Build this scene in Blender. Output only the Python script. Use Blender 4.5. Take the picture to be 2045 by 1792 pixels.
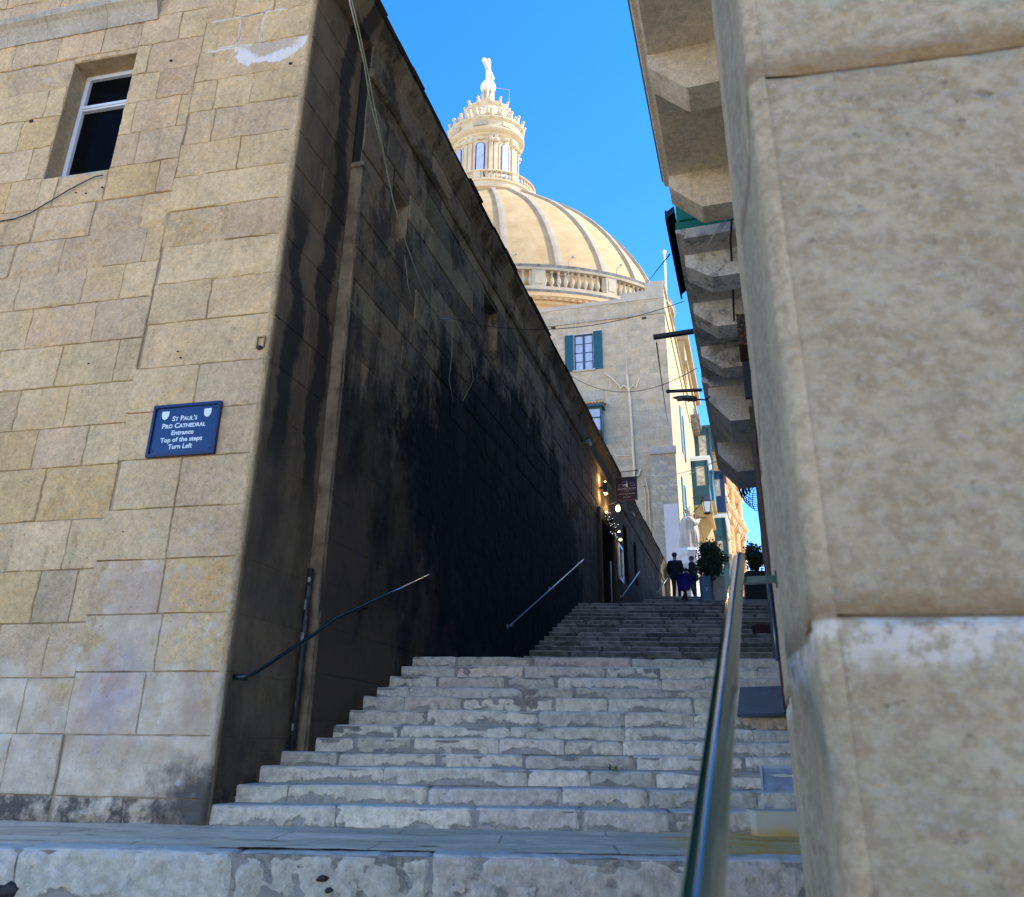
import bpy, bmesh, math, random
from math import sin, cos, tan, radians, pi, atan, atan2, hypot, degrees, sqrt
from mathutils import Vector, Matrix, noise

# ------------------------------------------------------------------ camera, world, sun, exposure
SC = bpy.context.scene
for o in list(bpy.data.objects): bpy.data.objects.remove(o)
COL = SC.collection
EYE = Vector((0, 0, 0.48))
FPX, CX, CY = 1587.6, 1022.5, 896.0
PITCH = atan(FPX / 4155.3); ROLL = atan(52 / 4155)
_F = Vector((0, cos(PITCH), sin(PITCH))); _R0 = Vector((1, 0, 0)); _U0 = Vector((0, -sin(PITCH), cos(PITCH)))
_R = cos(ROLL) * _R0 + sin(ROLL) * _U0; _U = -sin(ROLL) * _R0 + cos(ROLL) * _U0
cam = bpy.data.cameras.new('camera'); camo = bpy.data.objects.new('camera', cam); COL.objects.link(camo)
cam.sensor_width = 36; cam.sensor_fit = 'HORIZONTAL'; cam.lens = FPX * 36 / 2045
cam.clip_start = 0.05; cam.clip_end = 2000
m = Matrix((( _R.x, _U.x, -_F.x, EYE.x), (_R.y, _U.y, -_F.y, EYE.y), (_R.z, _U.z, -_F.z, EYE.z), (0, 0, 0, 1)))
camo.matrix_world = m
cam.dof.use_dof = True; cam.dof.focus_distance = 14.0; cam.dof.aperture_fstop = 5.0
SC.camera = camo
SC.render.resolution_x = 1024; SC.render.resolution_y = 897

SUN_AZ, SUN_EL = 96.0, 43.0
world = bpy.data.worlds.new('World'); SC.world = world; world.use_nodes = True
wn = world.node_tree; wn.nodes.clear()
wo = wn.nodes.new('ShaderNodeOutputWorld'); wb = wn.nodes.new('ShaderNodeBackground')
sky = wn.nodes.new('ShaderNodeTexSky'); sky.sky_type = 'NISHITA'; sky.sun_disc = False
sky.sun_elevation = radians(SUN_EL); sky.sun_rotation = radians(SUN_AZ)
sky.air_density = 1.0; sky.dust_density = 0.0; sky.ozone_density = 3.5; sky.altitude = 60
hs = wn.nodes.new('ShaderNodeHueSaturation'); hs.inputs['Saturation'].default_value = 1.32; hs.inputs['Hue'].default_value = 0.507
wn.links.new(sky.outputs[0], hs.inputs['Color'])
tc = wn.nodes.new('ShaderNodeTexCoord'); sx = wn.nodes.new('ShaderNodeSeparateXYZ'); mr = wn.nodes.new('ShaderNodeMapRange'); mx = wn.nodes.new('ShaderNodeMix')   # warm-white band added low in the sky to brighten and warm the walls
wn.links.new(tc.outputs['Generated'], sx.inputs[0]); wn.links.new(sx.outputs[2], mr.inputs[0]); mr.interpolation_type = 'SMOOTHSTEP'; mr.inputs[1].default_value = .25; mr.inputs[2].default_value = .0
mx.data_type = 'RGBA'; wn.links.new(mr.outputs[0], mx.inputs[0]); wn.links.new(hs.outputs[0], mx.inputs[6]); mx.inputs[7].default_value = (9.0, 8.1, 6.6, 1)
wn.links.new(mx.outputs[2], wb.inputs['Color']); wn.links.new(wb.outputs[0], wo.inputs[0])
wb.inputs['Strength'].default_value = 0.13
sd = bpy.data.lights.new('sun', 'SUN'); so = bpy.data.objects.new('sun', sd); COL.objects.link(so)
sd.energy = 2.25; sd.angle = radians(0.5); sd.color = (1.0, 0.91, 0.76)
_S = Vector((cos(radians(SUN_EL)) * sin(radians(SUN_AZ)), cos(radians(SUN_EL)) * cos(radians(SUN_AZ)), sin(radians(SUN_EL))))
so.rotation_euler = _S.to_track_quat('Z', 'Y').to_euler(); so.location = (0, 0, 60)
SC.view_settings.view_transform = 'Standard'; SC.view_settings.look = 'None'
SC.view_settings.exposure = 1.95; SC.view_settings.gamma = 1; SC.view_settings.use_curve_mapping = False

# ------------------------------------------------------------------ measuring helpers (survey of the photo onto real planes)
def ray(x, y): return _F + _R * ((x - CX) / FPX) - _U * ((y - CY) / FPX)
def atZ(x, y, z):
    r = ray(x, y); return EYE + r * ((z - EYE.z) / r.z)
def atY(x, y, Y):
    r = ray(x, y); return EYE + r * (Y / r.y)
class Fr:
    """street frame: u along azimuth, n to the right of it, z up"""
    def __init__(s, P0, az):
        a = radians(az); s.P = Vector(P0); s.d = Vector((sin(a), cos(a), 0)); s.n = Vector((cos(a), -sin(a), 0)); s.az = az
    def pt(s, u, n, z): return s.P + s.d * u + s.n * n + Vector((0, 0, z))
    def onN(s, x, y, n):
        r = ray(x, y); t = ((s.P + s.n * n - EYE).dot(s.n)) / r.dot(s.n); Q = EYE + r * t
        return (Q - s.P).dot(s.d), Q.z
    def onU(s, x, y, u):
        r = ray(x, y); t = ((s.P + s.d * u - EYE).dot(s.d)) / r.dot(s.d); Q = EYE + r * t
        return (Q - s.P).dot(s.n), Q.z
FA = Fr((-2.016, 5.816, 0), -77.9)     # left building, front; outward = -n
FB = Fr((-2.016, 5.816, 0), 16.8)      # left building, street side; outward = +n
FE = Fr((0, 0, 0), 17.2)               # right-hand row; wall plane n = .2, outward = -n

# ------------------------------------------------------------------ mesh helpers
rnd = random.Random(7)
class MB:
    def __init__(s): s.v = []; s.f = []; s.c = []; s.mi = []
    def add(s, vs, fs, col=(1, 1, 1, 1), mi=0):
        b = len(s.v); s.v += [Vector(p) for p in vs]
        if col and isinstance(col[0], (tuple, list)): s.c += list(col)
        else: s.c += [col] * len(vs)
        s.f += [tuple(b + i for i in f) for f in fs]; s.mi += [mi] * len(fs)
    def hexa(s, p, col=(1, 1, 1, 1), mi=0):
        s.add(p, [(0, 3, 2, 1), (4, 5, 6, 7), (0, 1, 5, 4), (1, 2, 6, 5), (2, 3, 7, 6), (3, 0, 4, 7)], col, mi)
    def box(s, fr, u0, u1, n0, n1, z0, z1, col=(1, 1, 1, 1), mi=0):
        q = fr.pt
        s.hexa([q(u0, n0, z0), q(u1, n0, z0), q(u1, n1, z0), q(u0, n1, z0), q(u0, n0, z1), q(u1, n0, z1), q(u1, n1, z1), q(u0, n1, z1)], col, mi)
    def prism(s, poly, vec, col=(1, 1, 1, 1), mi=0):
        n = len(poly); vec = Vector(vec)
        vs = [Vector(p) for p in poly] + [Vector(p) + vec for p in poly]
        fs = [tuple(range(n))[::-1], tuple(range(n, 2 * n))] + [(i, (i + 1) % n, n + (i + 1) % n, n + i) for i in range(n)]
        s.add(vs, fs, col, mi)
    def profile(s, fr, prof, u0, u1, col=(1, 1, 1, 1), mi=0):   # prof: (n,z) polygon swept along u
        s.prism([fr.pt(u0, n, z) for n, z in prof], fr.d * (u1 - u0), col, mi)
    def tube(s, pts, r, seg=8, col=(1, 1, 1, 1), mi=0, caps=True):
        pts = [Vector(p) for p in pts]; n = len(pts); rs = r if isinstance(r, (list, tuple)) else [r] * n
        t0 = (pts[1] - pts[0]).normalized(); up = Vector((0, 0, 1)) if abs(t0.z) < .9 else Vector((1, 0, 0))
        a = t0.cross(up).normalized(); vs = []
        for i in range(n):
            t = (pts[min(i + 1, n - 1)] - pts[max(i - 1, 0)]).normalized()
            a = (a - t * a.dot(t)).normalized(); b = t.cross(a)
            for k in range(seg):
                th = 2 * pi * k / seg; vs.append(pts[i] + (a * cos(th) + b * sin(th)) * rs[i])
        fs = [(i * seg + k, i * seg + (k + 1) % seg, (i + 1) * seg + (k + 1) % seg, (i + 1) * seg + k) for i in range(n - 1) for k in range(seg)]
        if caps: fs += [tuple(range(seg))[::-1], tuple(range((n - 1) * seg, n * seg))]
        s.add(vs, fs, col, mi)
    def lathe(s, c, prof, seg=32, a0=0, a1=2 * pi, col=(1, 1, 1, 1), mi=0, sx=1, sy=1):
        c = Vector(c); full = abs(a1 - a0 - 2 * pi) < 1e-6; m_ = seg if full else seg + 1; vs = []
        for (r, z) in prof:
            for k in range(m_):
                th = a0 + (a1 - a0) * k / seg; vs.append(c + Vector((r * cos(th) * sx, r * sin(th) * sy, z)))
        fs = []
        for i in range(len(prof) - 1):
            for k in range(seg):
                k2 = (k + 1) % m_ if full else k + 1
                fs.append((i * m_ + k, i * m_ + k2, (i + 1) * m_ + k2, (i + 1) * m_ + k))
        s.add(vs, fs, col, mi)
    def ball(s, c, r, seg=16, rings=10, col=(1, 1, 1, 1), mi=0, sc=(1, 1, 1)):
        c = Vector(c); vs = []
        for i in range(rings + 1):
            ph = -pi / 2 + pi * i / rings
            for k in range(seg):
                th = 2 * pi * k / seg
                vs.append(c + Vector((r * cos(ph) * cos(th) * sc[0], r * cos(ph) * sin(th) * sc[1], r * sin(ph) * sc[2])))
        fs = [(i * seg + k, i * seg + (k + 1) % seg, (i + 1) * seg + (k + 1) % seg, (i + 1) * seg + k) for i in range(rings) for k in range(seg)]
        s.add(vs, fs, col, mi)
    def build(s, name, mats, parent=None, smooth=False, loc=None):
        org = parent_world(parent) if parent else Vector((0, 0, 0))
        if loc is not None: org = org * 0 + Vector(loc)
        me = bpy.data.meshes.new(name); me.from_pydata([v - org for v in s.v], [], s.f)
        if not isinstance(mats, (list, tuple)): mats = [mats]
        for mt in mats: me.materials.append(mt)
        me.polygons.foreach_set('material_index', s.mi)
        if smooth: me.polygons.foreach_set('use_smooth', [True] * len(me.polygons))
        at = me.color_attributes.new('bcol', 'FLOAT_COLOR', 'POINT')
        fl = []
        for c in s.c: fl += list(c) if len(c) == 4 else list(c) + [1]
        at.data.foreach_set('color', fl)
        me.update()
        o = bpy.data.objects.new(name, me); COL.objects.link(o)
        if parent: o.parent = parent; o.location = org - parent_world(parent)
        else: o.location = org
        return o
_WL = {}
def parent_world(p): return _WL.get(p.name, Vector((0, 0, 0)))
def thing(name, label, cat, loc=(0, 0, 0), group=None):
    o = bpy.data.objects.new(name, None); COL.objects.link(o); o.location = loc; o.empty_display_size = .1
    _WL[o.name] = Vector(loc); o['label'] = label; o['category'] = cat
    if group: o['group'] = group
    return o
def subroot(o, loc):                      # remember a mesh's world origin so that sub-parts can hang under it
    _WL[o.name] = Vector(loc); return o
def tag(o, label, cat, group=None):
    o['label'] = label; o['category'] = cat
    if group: o['group'] = group
    return o
def struct(o): o['kind'] = 'structure'; return o
def fract(p, o=4): return noise.fractal(p, 1.0, 2.0, o)

def grid_panel(mb, P, U, V, nu, nv, out, disp, col):
    """displaced rectangular panel: P origin, U/V full edge vectors, out unit normal, disp(i,j,p)->offset"""
    vs = []; cs = []
    for j in range(nv + 1):
        for i in range(nu + 1):
            p = P + U * (i / nu) + V * (j / nv); vs.append(p + out * disp(i, j, p)); cs.append(col)
    fs = [(j * (nu + 1) + i, j * (nu + 1) + i + 1, (j + 1) * (nu + 1) + i + 1, (j + 1) * (nu + 1) + i) for j in range(nv) for i in range(nu)]
    mb.add(vs, fs, cs)

def stone(mb, fr, u0, u1, z0, z1, n, out, col, step=.06, relief=.002, rough=0.0, gap=.004, off=0.0, edge=.008, rec=.018, noleft=False):
    """one dressed block: displaced face, worn arrises running back into the joint"""
    h = hash_((u0, z0)); r_ = random.Random(h)
    ua, ub, za, zb = u0 + gap * r_.uniform(.4, 1), u1 - gap * r_.uniform(.4, 1), z0 + gap * r_.uniform(.4, 1), z1 - gap * r_.uniform(.4, 1)
    nu = max(2, int((ub - ua) / step)); nv = max(2, int((zb - za) / step))
    if noleft: ua = u0
    us = [ua, ua + edge] + [ua + edge + (ub - ua - 2 * edge) * i / nu for i in range(1, nu)] + [ub - edge, ub]
    zs = [za, za + edge] + [za + edge + (zb - za - 2 * edge) * i / nv for i in range(1, nv)] + [zb - edge, zb]
    vs = []; cs = []; W = len(us)
    for j, z in enumerate(zs):
        for i, u in enumerate(us):
            bd = i in (0, W - 1) or j in (0, len(zs) - 1)
            p = fr.pt(u, 0, z); q = p * 1.0
            wob = noise.noise(q * 5.0) * .006
            d = off
            if bd and not (noleft and i == 0 and 0 < j < len(zs) - 1): d -= rec
            else:
                d += fract(q * 9.0, 4) * relief
                if rough:
                    e = min(u - ua, ub - u, z - za, zb - z); k_ = min(1, e / .06)
                    d += rough * k_ * (.6 + fract(q * 7 + Vector((0, 0, 40)), 5)) - rough * .6
                if (i in (1, W - 2) and not (noleft and i == 1)) or j in (1, len(zs) - 2): d -= max(0, noise.noise(q * 8.0)) * .012
            if noleft: kk = min(1, (u - ua) / .07); d = d * kk - .003 * (1 - kk)
            vs.append(fr.pt(u + (wob if bd and not (noleft and i == 0) else 0), n + out * d, z + (wob if bd else 0))); cs.append(col)
    H = len(zs)
    fs = [(j * W + i, j * W + i + 1, (j + 1) * W + i + 1, (j + 1) * W + i) for j in range(H - 1) for i in range(W - 1)]
    if out > 0: fs = [f[::-1] for f in fs]
    mb.add(vs, fs, cs)
def hash_(t): return int(abs(t[0]) * 7919 + abs(t[1]) * 104729 + 13) & 0xffffff

def text(body, size, mat, parent, P, xdir, ydir, name='lettering', smallcaps=None, extrude=.001, align='CENTER', shear=0, offset=0.0):
    cu = bpy.data.curves.new('t', 'FONT'); cu.body = body; cu.size = size; cu.align_x = align; cu.extrude = extrude; cu.shear = shear; cu.offset = offset
    cu.resolution_u = 3
    if smallcaps:
        cu.small_caps_scale = smallcaps
        for i, ch in enumerate(body):
            if ch.islower(): cu.body_format[i].use_small_caps = True
    to = bpy.data.objects.new('t', cu); COL.objects.link(to)
    dg = bpy.context.evaluated_depsgraph_get(); dg.update()
    me = bpy.data.meshes.new_from_object(to.evaluated_get(dg)); COL.objects.unlink(to); bpy.data.objects.remove(to)
    xd = Vector(xdir).normalized(); yd = Vector(ydir).normalized(); zd = xd.cross(yd)
    M = Matrix(((xd.x, yd.x, zd.x, P.x), (xd.y, yd.y, zd.y, P.y), (xd.z, yd.z, zd.z, P.z), (0, 0, 0, 1)))
    if parent: M = Matrix.Translation(-parent_world(parent)) @ M
    me.transform(M); me.materials.clear(); me.materials.append(mat)
    o = bpy.data.objects.new(name, me); COL.objects.link(o)
    if parent: o.parent = parent
    return o

# ------------------------------------------------------------------ material helpers
class NT:
    def __init__(s, name):
        s.m = bpy.data.materials.new(name); s.m.use_nodes = True; s.t = s.m.node_tree; s.t.nodes.clear()
        s.out = s.t.nodes.new('ShaderNodeOutputMaterial'); s.b = s.t.nodes.new('ShaderNodeBsdfPrincipled')
        s.t.links.new(s.b.outputs[0], s.out.inputs[0]); s.pos = s.t.nodes.new('ShaderNodeNewGeometry').outputs['Position']
    def n(s, ty): return s.t.nodes.new(ty)
    def link(s, a, b):
        if isinstance(a, (int, float)): b.default_value = a
        elif isinstance(a, (tuple, list)): b.default_value = tuple(a) + ((1,) if len(a) == 3 and len(b.default_value) == 4 else ())
        else: s.t.links.new(a, b)
    def scale(s, sc, vec=None, loc=(0, 0, 0), rot=(0, 0, 0)):
        k = s.n('ShaderNodeMapping'); k.inputs['Scale'].default_value = sc; k.inputs['Location'].default_value = loc; k.inputs['Rotation'].default_value = rot
        s.link(vec or s.pos, k.inputs[0]); return k.outputs[0]
    def noise(s, sc, det=6, ro=.55, vec=None, dist=0):
        k = s.n('ShaderNodeTexNoise'); k.inputs['Scale'].default_value = sc; k.inputs['Detail'].default_value = det
        k.inputs['Roughness'].default_value = ro; k.inputs['Distortion'].default_value = dist; s.link(vec or s.pos, k.inputs['Vector']); return k.outputs[0]
    def vor(s, sc, vec=None, feat='F1', out=0):
        k = s.n('ShaderNodeTexVoronoi'); k.feature = feat; k.inputs['Scale'].default_value = sc; s.link(vec or s.pos, k.inputs['Vector']); return k.outputs[out]
    def math(s, op, a, b=0, c=None, clamp=False):
        k = s.n('ShaderNodeMath'); k.operation = op; k.use_clamp = clamp; s.link(a, k.inputs[0]); s.link(b, k.inputs[1])
        if c is not None: s.link(c, k.inputs[2])
        return k.outputs[0]
    def ramp(s, fac, lo, hi):      # smooth 0..1 between lo and hi
        k = s.n('ShaderNodeMapRange'); k.interpolation_type = 'SMOOTHSTEP'; s.link(fac, k.inputs[0])
        k.inputs[1].default_value = lo; k.inputs[2].default_value = hi; return k.outputs[0]
    def rng(s, fac, a, b, c, d):
        k = s.n('ShaderNodeMapRange'); s.link(fac, k.inputs[0])
        for i, v in enumerate((a, b, c, d)): k.inputs[i + 1].default_value = v
        return k.outputs[0]
    def mix(s, fac, a, b, mode='MIX'):
        k = s.n('ShaderNodeMix'); k.data_type = 'RGBA'; k.blend_type = mode; s.link(fac, k.inputs[0]); s.link(a, k.inputs[6]); s.link(b, k.inputs[7]); return k.outputs[2]
    def attr(s, name='bcol', out='Color'):
        k = s.n('ShaderNodeAttribute'); k.attribute_name = name; return k.outputs[out]
    def xyz(s, v=None):
        k = s.n('ShaderNodeSeparateXYZ'); s.link(v or s.pos, k.inputs[0]); return k.outputs
    def vmul(s, col, f):
        return s.mix(1.0, col, s.grey(f), 'MULTIPLY')
    def grey(s, f):
        k = s.n('ShaderNodeCombineColor'); [s.link(f, k.inputs[i]) for i in range(3)]; return k.outputs[0]
    def dist(s, P, sc=(1, 1, 1)):
        k = s.n('ShaderNodeVectorMath'); k.operation = 'DISTANCE'; s.link(s.scale(sc), k.inputs[0]); k.inputs[1].default_value = tuple(P[i] * sc[i] for i in range(3)); return k.outputs['Value']
    def bump(s, h, st=.3, d=.02, nrm=None):
        k = s.n('ShaderNodeBump'); k.inputs['Strength'].default_value = st; k.inputs['Distance'].default_value = d; s.link(h, k.inputs['Height'])
        if nrm is not None: s.link(nrm, k.inputs['Normal'])
        return k.outputs[0]
    def done(s, col, rough=.9, nrm=None, metal=0, spec=None):
        s.link(col, s.b.inputs['Base Color']); s.link(rough, s.b.inputs['Roughness']); s.b.inputs['Metallic'].default_value = metal
        if nrm is not None: s.link(nrm, s.b.inputs['Normal'])
        if spec is not None: s.b.inputs['Specular IOR Level'].default_value = spec
        return s.m
def plain(name, col, rough=.6, metal=0, var=.12, sc=14, spec=None, bump=.08):
    k = NT(name); f = k.rng(k.noise(sc, 5, .6), .3, .7, 1 - var, 1 + var)
    return k.done(k.vmul(tuple(col) + (1,), f), rough, k.bump(k.noise(sc * 6, 4), bump, .005), metal, spec)
def emit(name, col, st):
    k = NT(name); k.b.inputs['Emission Color'].default_value = tuple(col) + (1,); k.b.inputs['Emission Strength'].default_value = st
    return k.done(tuple(col) + (1,), .5)

def stone_mat(name, tint=(1, 1, 1), pits=.5, stains=None, bumpk=.5, streak=.12):
    k = NT(name); base = k.attr()
    base = k.mix(1.0, base, tuple(tint) + (1,), 'MULTIPLY')
    a = k.noise(2.2, 8, .62); b = k.noise(22, 8, .65); c = k.noise(90, 4, .7)
    f = k.math('ADD', k.rng(a, .3, .7, .82, 1.14), k.rng(b, .3, .7, -.20, .20)); f = k.math('ADD', f, k.rng(c, .3, .7, -.18, .18))
    st = k.noise(3.5, 6, .6, k.scale((2.2, 2.2, .25)))
    f = k.math('SUBTRACT', f, k.math('MULTIPLY', k.ramp(st, .55, .75), streak))
    col = k.vmul(base, f)
    warm = k.ramp(k.noise(1.3, 6, .6, k.scale((1, 1, 1), None, (9, 3, 1))), .5, .72)
    col = k.mix(k.math('MULTIPLY', warm, .45), col, k.mix(1.0, col, (1.08, .93, .72, 1), 'MULTIPLY'))
    pit = k.math('MULTIPLY', k.ramp(k.vor(26), .16, .05), k.ramp(k.noise(3.0, 4), .5, .62))
    col = k.mix(k.math('MULTIPLY', pit, pits), col, k.vmul(col, .35))
    h = k.math('ADD', k.math('MULTIPLY', b, .5), k.math('MULTIPLY', c, .22)); h = k.math('ADD', h, k.math('MULTIPLY', k.noise(9, 6, .6, k.scale((1, 1, 2.4))), .6))
    h = k.math('SUBTRACT', h, k.math('MULTIPLY', pit, .8))
    if stains: col = stains(k, col)
    return k.done(col, .93, k.bump(h, bumpk, .02), spec=.2)

# ------------------------------------------------------------------ materials
def stains_front(k, col):
    x, y, z = k.xyz()
    nz = k.noise(2.6, 8, .62); zz = k.math('ADD', z, k.math('MULTIPLY', k.math('SUBTRACT', nz, .5), 1.5))
    P = FA.pt(.78, 0, 1.35)
    low = k.ramp(zz, 1.12, .92)
    blot = k.ramp(k.math('ADD', k.dist(P, (1, 1, .55)), k.math('MULTIPLY', k.math('SUBTRACT', k.noise(4, 8, .7), .5), 1.0)), .36, .22)
    chips = k.math('MULTIPLY', k.ramp(k.noise(14, 6, .7), .53, .58), k.ramp(k.math('ADD', k.dist(FA.pt(.3, 0, .95), (1, 1, .6)), k.math('MULTIPLY', k.math('SUBTRACT', k.noise(3, 5), .5), .9)), .75, .35))
    pale = k.mix(k.ramp(k.noise(5, 7, .7), .35, .7), (.52, .43, .31, 1), (.78, .68, .53, 1))
    pale = k.mix(k.ramp(k.noise(1.6, 5, .6, k.scale((1, 1, 1), None, (4, 0, 0))), .45, .68), pale, (.48, .355, .27, 1))
    msk = k.math('MAXIMUM', k.math('MULTIPLY', low, .75), k.math('MAXIMUM', k.math('MULTIPLY', blot, .7), k.math('MULTIPLY', chips, .8)))
    col = k.mix(msk, col, pale)
    pu = k.ramp(k.math('ADD', k.dist(FA.pt(.86, 0, .86), (1, 1, .7)), k.math('MULTIPLY', k.math('SUBTRACT', k.noise(6, 8, .7), .5), .45)), .34, .05)
    col = k.mix(k.math('MULTIPLY', pu, .38), col, k.mix(k.ramp(k.noise(4, 5), .42, .6), (.30, .29, .47, 1), (.34, .22, .27, 1)))
    plast = k.ramp(k.math('ADD', k.dist(FA.pt(.42, 0, 6.93), (1, 1, 2.1)), k.math('MULTIPLY', k.math('SUBTRACT', k.noise(6, 9, .75), .5), .55)), .42, .37)
    rim = k.math('MULTIPLY', plast, k.ramp(k.math('ADD', k.dist(FA.pt(.42, 0, 6.98), (1, 1, 2.1)), k.math('MULTIPLY', k.math('SUBTRACT', k.noise(6, 9, .75), .5), .55)), .25, .33))
    upper = k.ramp(z, 7.02, 6.98)
    col = k.mix(k.math('MULTIPLY', k.math('MULTIPLY', plast, upper), .55), col, (.5, .45, .39, 1))
    col = k.mix(k.math('MULTIPLY', k.math('MULTIPLY', rim, upper), .95), col, (.72, .69, .65, 1))
    dt = k.n('ShaderNodeVectorMath'); dt.operation = 'DOT_PRODUCT'; k.t.links.new(k.pos, dt.inputs[0]); dt.inputs[1].default_value = tuple(FA.d)
    u = k.math('ADD', k.math('SUBTRACT', dt.outputs['Value'], FA.P.dot(FA.d)), k.math('MULTIPLY', k.math('SUBTRACT', k.noise(14, 5), .5), .03))
    zn = k.math('ADD', z, k.math('MULTIPLY', k.math('SUBTRACT', k.noise(11, 5), .5), .05))
    def band(v, c, w): return k.math('MULTIPLY', k.ramp(v, c - w, c - w * .6), k.ramp(v, c + w, c + w * .6))
    jn = k.math('MULTIPLY', k.math('MAXIMUM', band(u, .55, .014), band(u, .79, .012)), k.math('MULTIPLY', k.ramp(z, 7.0, 7.03), k.ramp(z, 7.44, 7.42)))
    jh = k.math('MULTIPLY', k.math('MAXIMUM', band(zn, 7.425, .014), k.math('MULTIPLY', band(zn, 7.02, .02), k.ramp(u, .6, .66))), k.math('MULTIPLY', k.ramp(u, .28, .32), k.ramp(u, 1.17, 1.1)))
    col = k.mix(k.math('MULTIPLY', k.math('MAXIMUM', jn, jh), .9), col, (.72, .69, .64, 1))
    g = k.ramp(k.math('ADD', k.dist(FA.pt(0, 0, .12), (.8, .8, 1.25)), k.math('MULTIPLY', k.math('SUBTRACT', k.noise(7, 8, .7), .5), .8)), .5, .12)
    base = k.math('MULTIPLY', k.ramp(z, .19, .14), k.ramp(k.noise(6, 8, .75), .38, .6))
    col = k.mix(k.math('MULTIPLY', k.math('MAXIMUM', g, base), .88), col, (.055, .05, .05, 1))
    dots = k.math('MULTIPLY', k.ramp(k.vor(5.5), .13, .09), k.ramp(z, .75, .5))
    col = k.mix(k.math('MULTIPLY', dots, .5), col, (.50, .52, .52, 1))
    return col
def stains_side(k, col):
    x, y, z = k.xyz()
    # soot and black crust: own streaky outline, darkest between the first and second handrail
    d = k.n('ShaderNodeVectorMath'); d.operation = 'DOT_PRODUCT'; k.t.links.new(k.pos, d.inputs[0]); d.inputs[1].default_value = tuple(FB.d)
    u = k.math('SUBTRACT', d.outputs['Value'], FB.P.dot(FB.d))
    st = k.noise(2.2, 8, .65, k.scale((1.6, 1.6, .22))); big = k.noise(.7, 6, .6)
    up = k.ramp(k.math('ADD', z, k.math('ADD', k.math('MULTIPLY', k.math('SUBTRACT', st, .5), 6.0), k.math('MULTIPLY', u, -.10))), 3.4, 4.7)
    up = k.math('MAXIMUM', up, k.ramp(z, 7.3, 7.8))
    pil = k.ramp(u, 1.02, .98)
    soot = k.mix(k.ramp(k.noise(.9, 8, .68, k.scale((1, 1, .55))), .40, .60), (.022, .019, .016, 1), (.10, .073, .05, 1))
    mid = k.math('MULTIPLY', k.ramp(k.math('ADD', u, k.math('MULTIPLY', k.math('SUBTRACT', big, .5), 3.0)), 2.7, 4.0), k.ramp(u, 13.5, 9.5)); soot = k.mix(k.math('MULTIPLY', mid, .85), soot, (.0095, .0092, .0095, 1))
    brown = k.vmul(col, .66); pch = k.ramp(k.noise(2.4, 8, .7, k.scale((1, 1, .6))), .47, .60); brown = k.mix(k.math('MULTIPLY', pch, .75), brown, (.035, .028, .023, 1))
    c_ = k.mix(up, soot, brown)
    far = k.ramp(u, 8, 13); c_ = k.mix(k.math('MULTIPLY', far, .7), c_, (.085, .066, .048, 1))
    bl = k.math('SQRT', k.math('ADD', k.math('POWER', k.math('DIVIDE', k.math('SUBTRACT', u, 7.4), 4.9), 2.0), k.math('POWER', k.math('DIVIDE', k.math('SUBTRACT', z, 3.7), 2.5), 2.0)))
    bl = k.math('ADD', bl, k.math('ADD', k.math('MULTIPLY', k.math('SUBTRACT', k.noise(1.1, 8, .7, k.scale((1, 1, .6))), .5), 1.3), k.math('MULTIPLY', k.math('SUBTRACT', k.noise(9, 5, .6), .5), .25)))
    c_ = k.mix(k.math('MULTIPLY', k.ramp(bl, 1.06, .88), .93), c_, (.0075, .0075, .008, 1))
    # pilaster: brown render with two black run-off streaks
    pr = k.mix(k.ramp(k.noise(1.6, 8, .7, k.scale((1.5, 1.5, .5))), .35, .65), (.12, .092, .062, 1), (.22, .168, .11, 1))
    wob = k.math('MULTIPLY', k.math('SUBTRACT', k.noise(1.5, 6, .6, k.scale((.6, .6, 1))), .5), .55)
    uw = k.math('ADD', u, wob)
    s1 = k.math('MULTIPLY', k.ramp(uw, .14, .2), k.ramp(uw, .42, .34)); s1 = k.math('MULTIPLY', s1, k.math('MULTIPLY', k.ramp(z, 2.2, 3.0), k.ramp(z, 5.4, 4.9)))
    s2 = k.math('MULTIPLY', k.ramp(uw, .62, .68), k.ramp(uw, .93, .86)); s2 = k.math('MULTIPLY', s2, k.ramp(z, 1.9, 2.9))
    low = k.math('MULTIPLY', k.ramp(z, 3.4, 2.6), k.ramp(k.noise(1.2, 6), .4, .6))
    m_ = k.math('MAXIMUM', k.math('MAXIMUM', s1, s2), k.math('MULTIPLY', low, .45))
    pr = k.mix(k.math('MULTIPLY', m_, .85), pr, (.03, .029, .03, 1))
    grim = k.math('MULTIPLY', k.ramp(z, .7, .2), k.ramp(k.noise(5, 8, .7), .42, .6)); pr = k.mix(k.math('MULTIPLY', grim, .8), pr, (.03, .027, .025, 1))
    pr = k.mix(k.math('MULTIPLY', k.ramp(k.math('ADD', u, k.math('MULTIPLY', k.noise(8, 4), .03)), .10, .06), .8), pr, (.34, .26, .155, 1))  # lighter strip painted beside the arris where the quoins catch light
    c_ = k.mix(pil, c_, pr)
    red = k.math('MULTIPLY', k.ramp(k.noise(2.2, 7, .7), .5, .68), k.ramp(z, 2.4, 1.2)); c_ = k.mix(k.math('MULTIPLY', red, .35), c_, (.13, .07, .052, 1))
    scr = k.ramp(k.noise(7, 9, .8, k.scale((1, 1, .35))), .68, .76); c_ = k.mix(k.math('MULTIPLY', scr, .14), c_, (.16, .13, .10, 1))
    return c_
M = {}
M['front'] = stone_mat('weathered_limestone', stains=stains_front, bumpk=.9, pits=.75, streak=.18)
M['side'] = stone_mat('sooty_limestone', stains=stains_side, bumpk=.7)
M['cream'] = stone_mat('pale_limestone', bumpk=.3, pits=.2)
M['mortar'] = plain('mortar', (.20, .165, .11), .95, sc=8)
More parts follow.
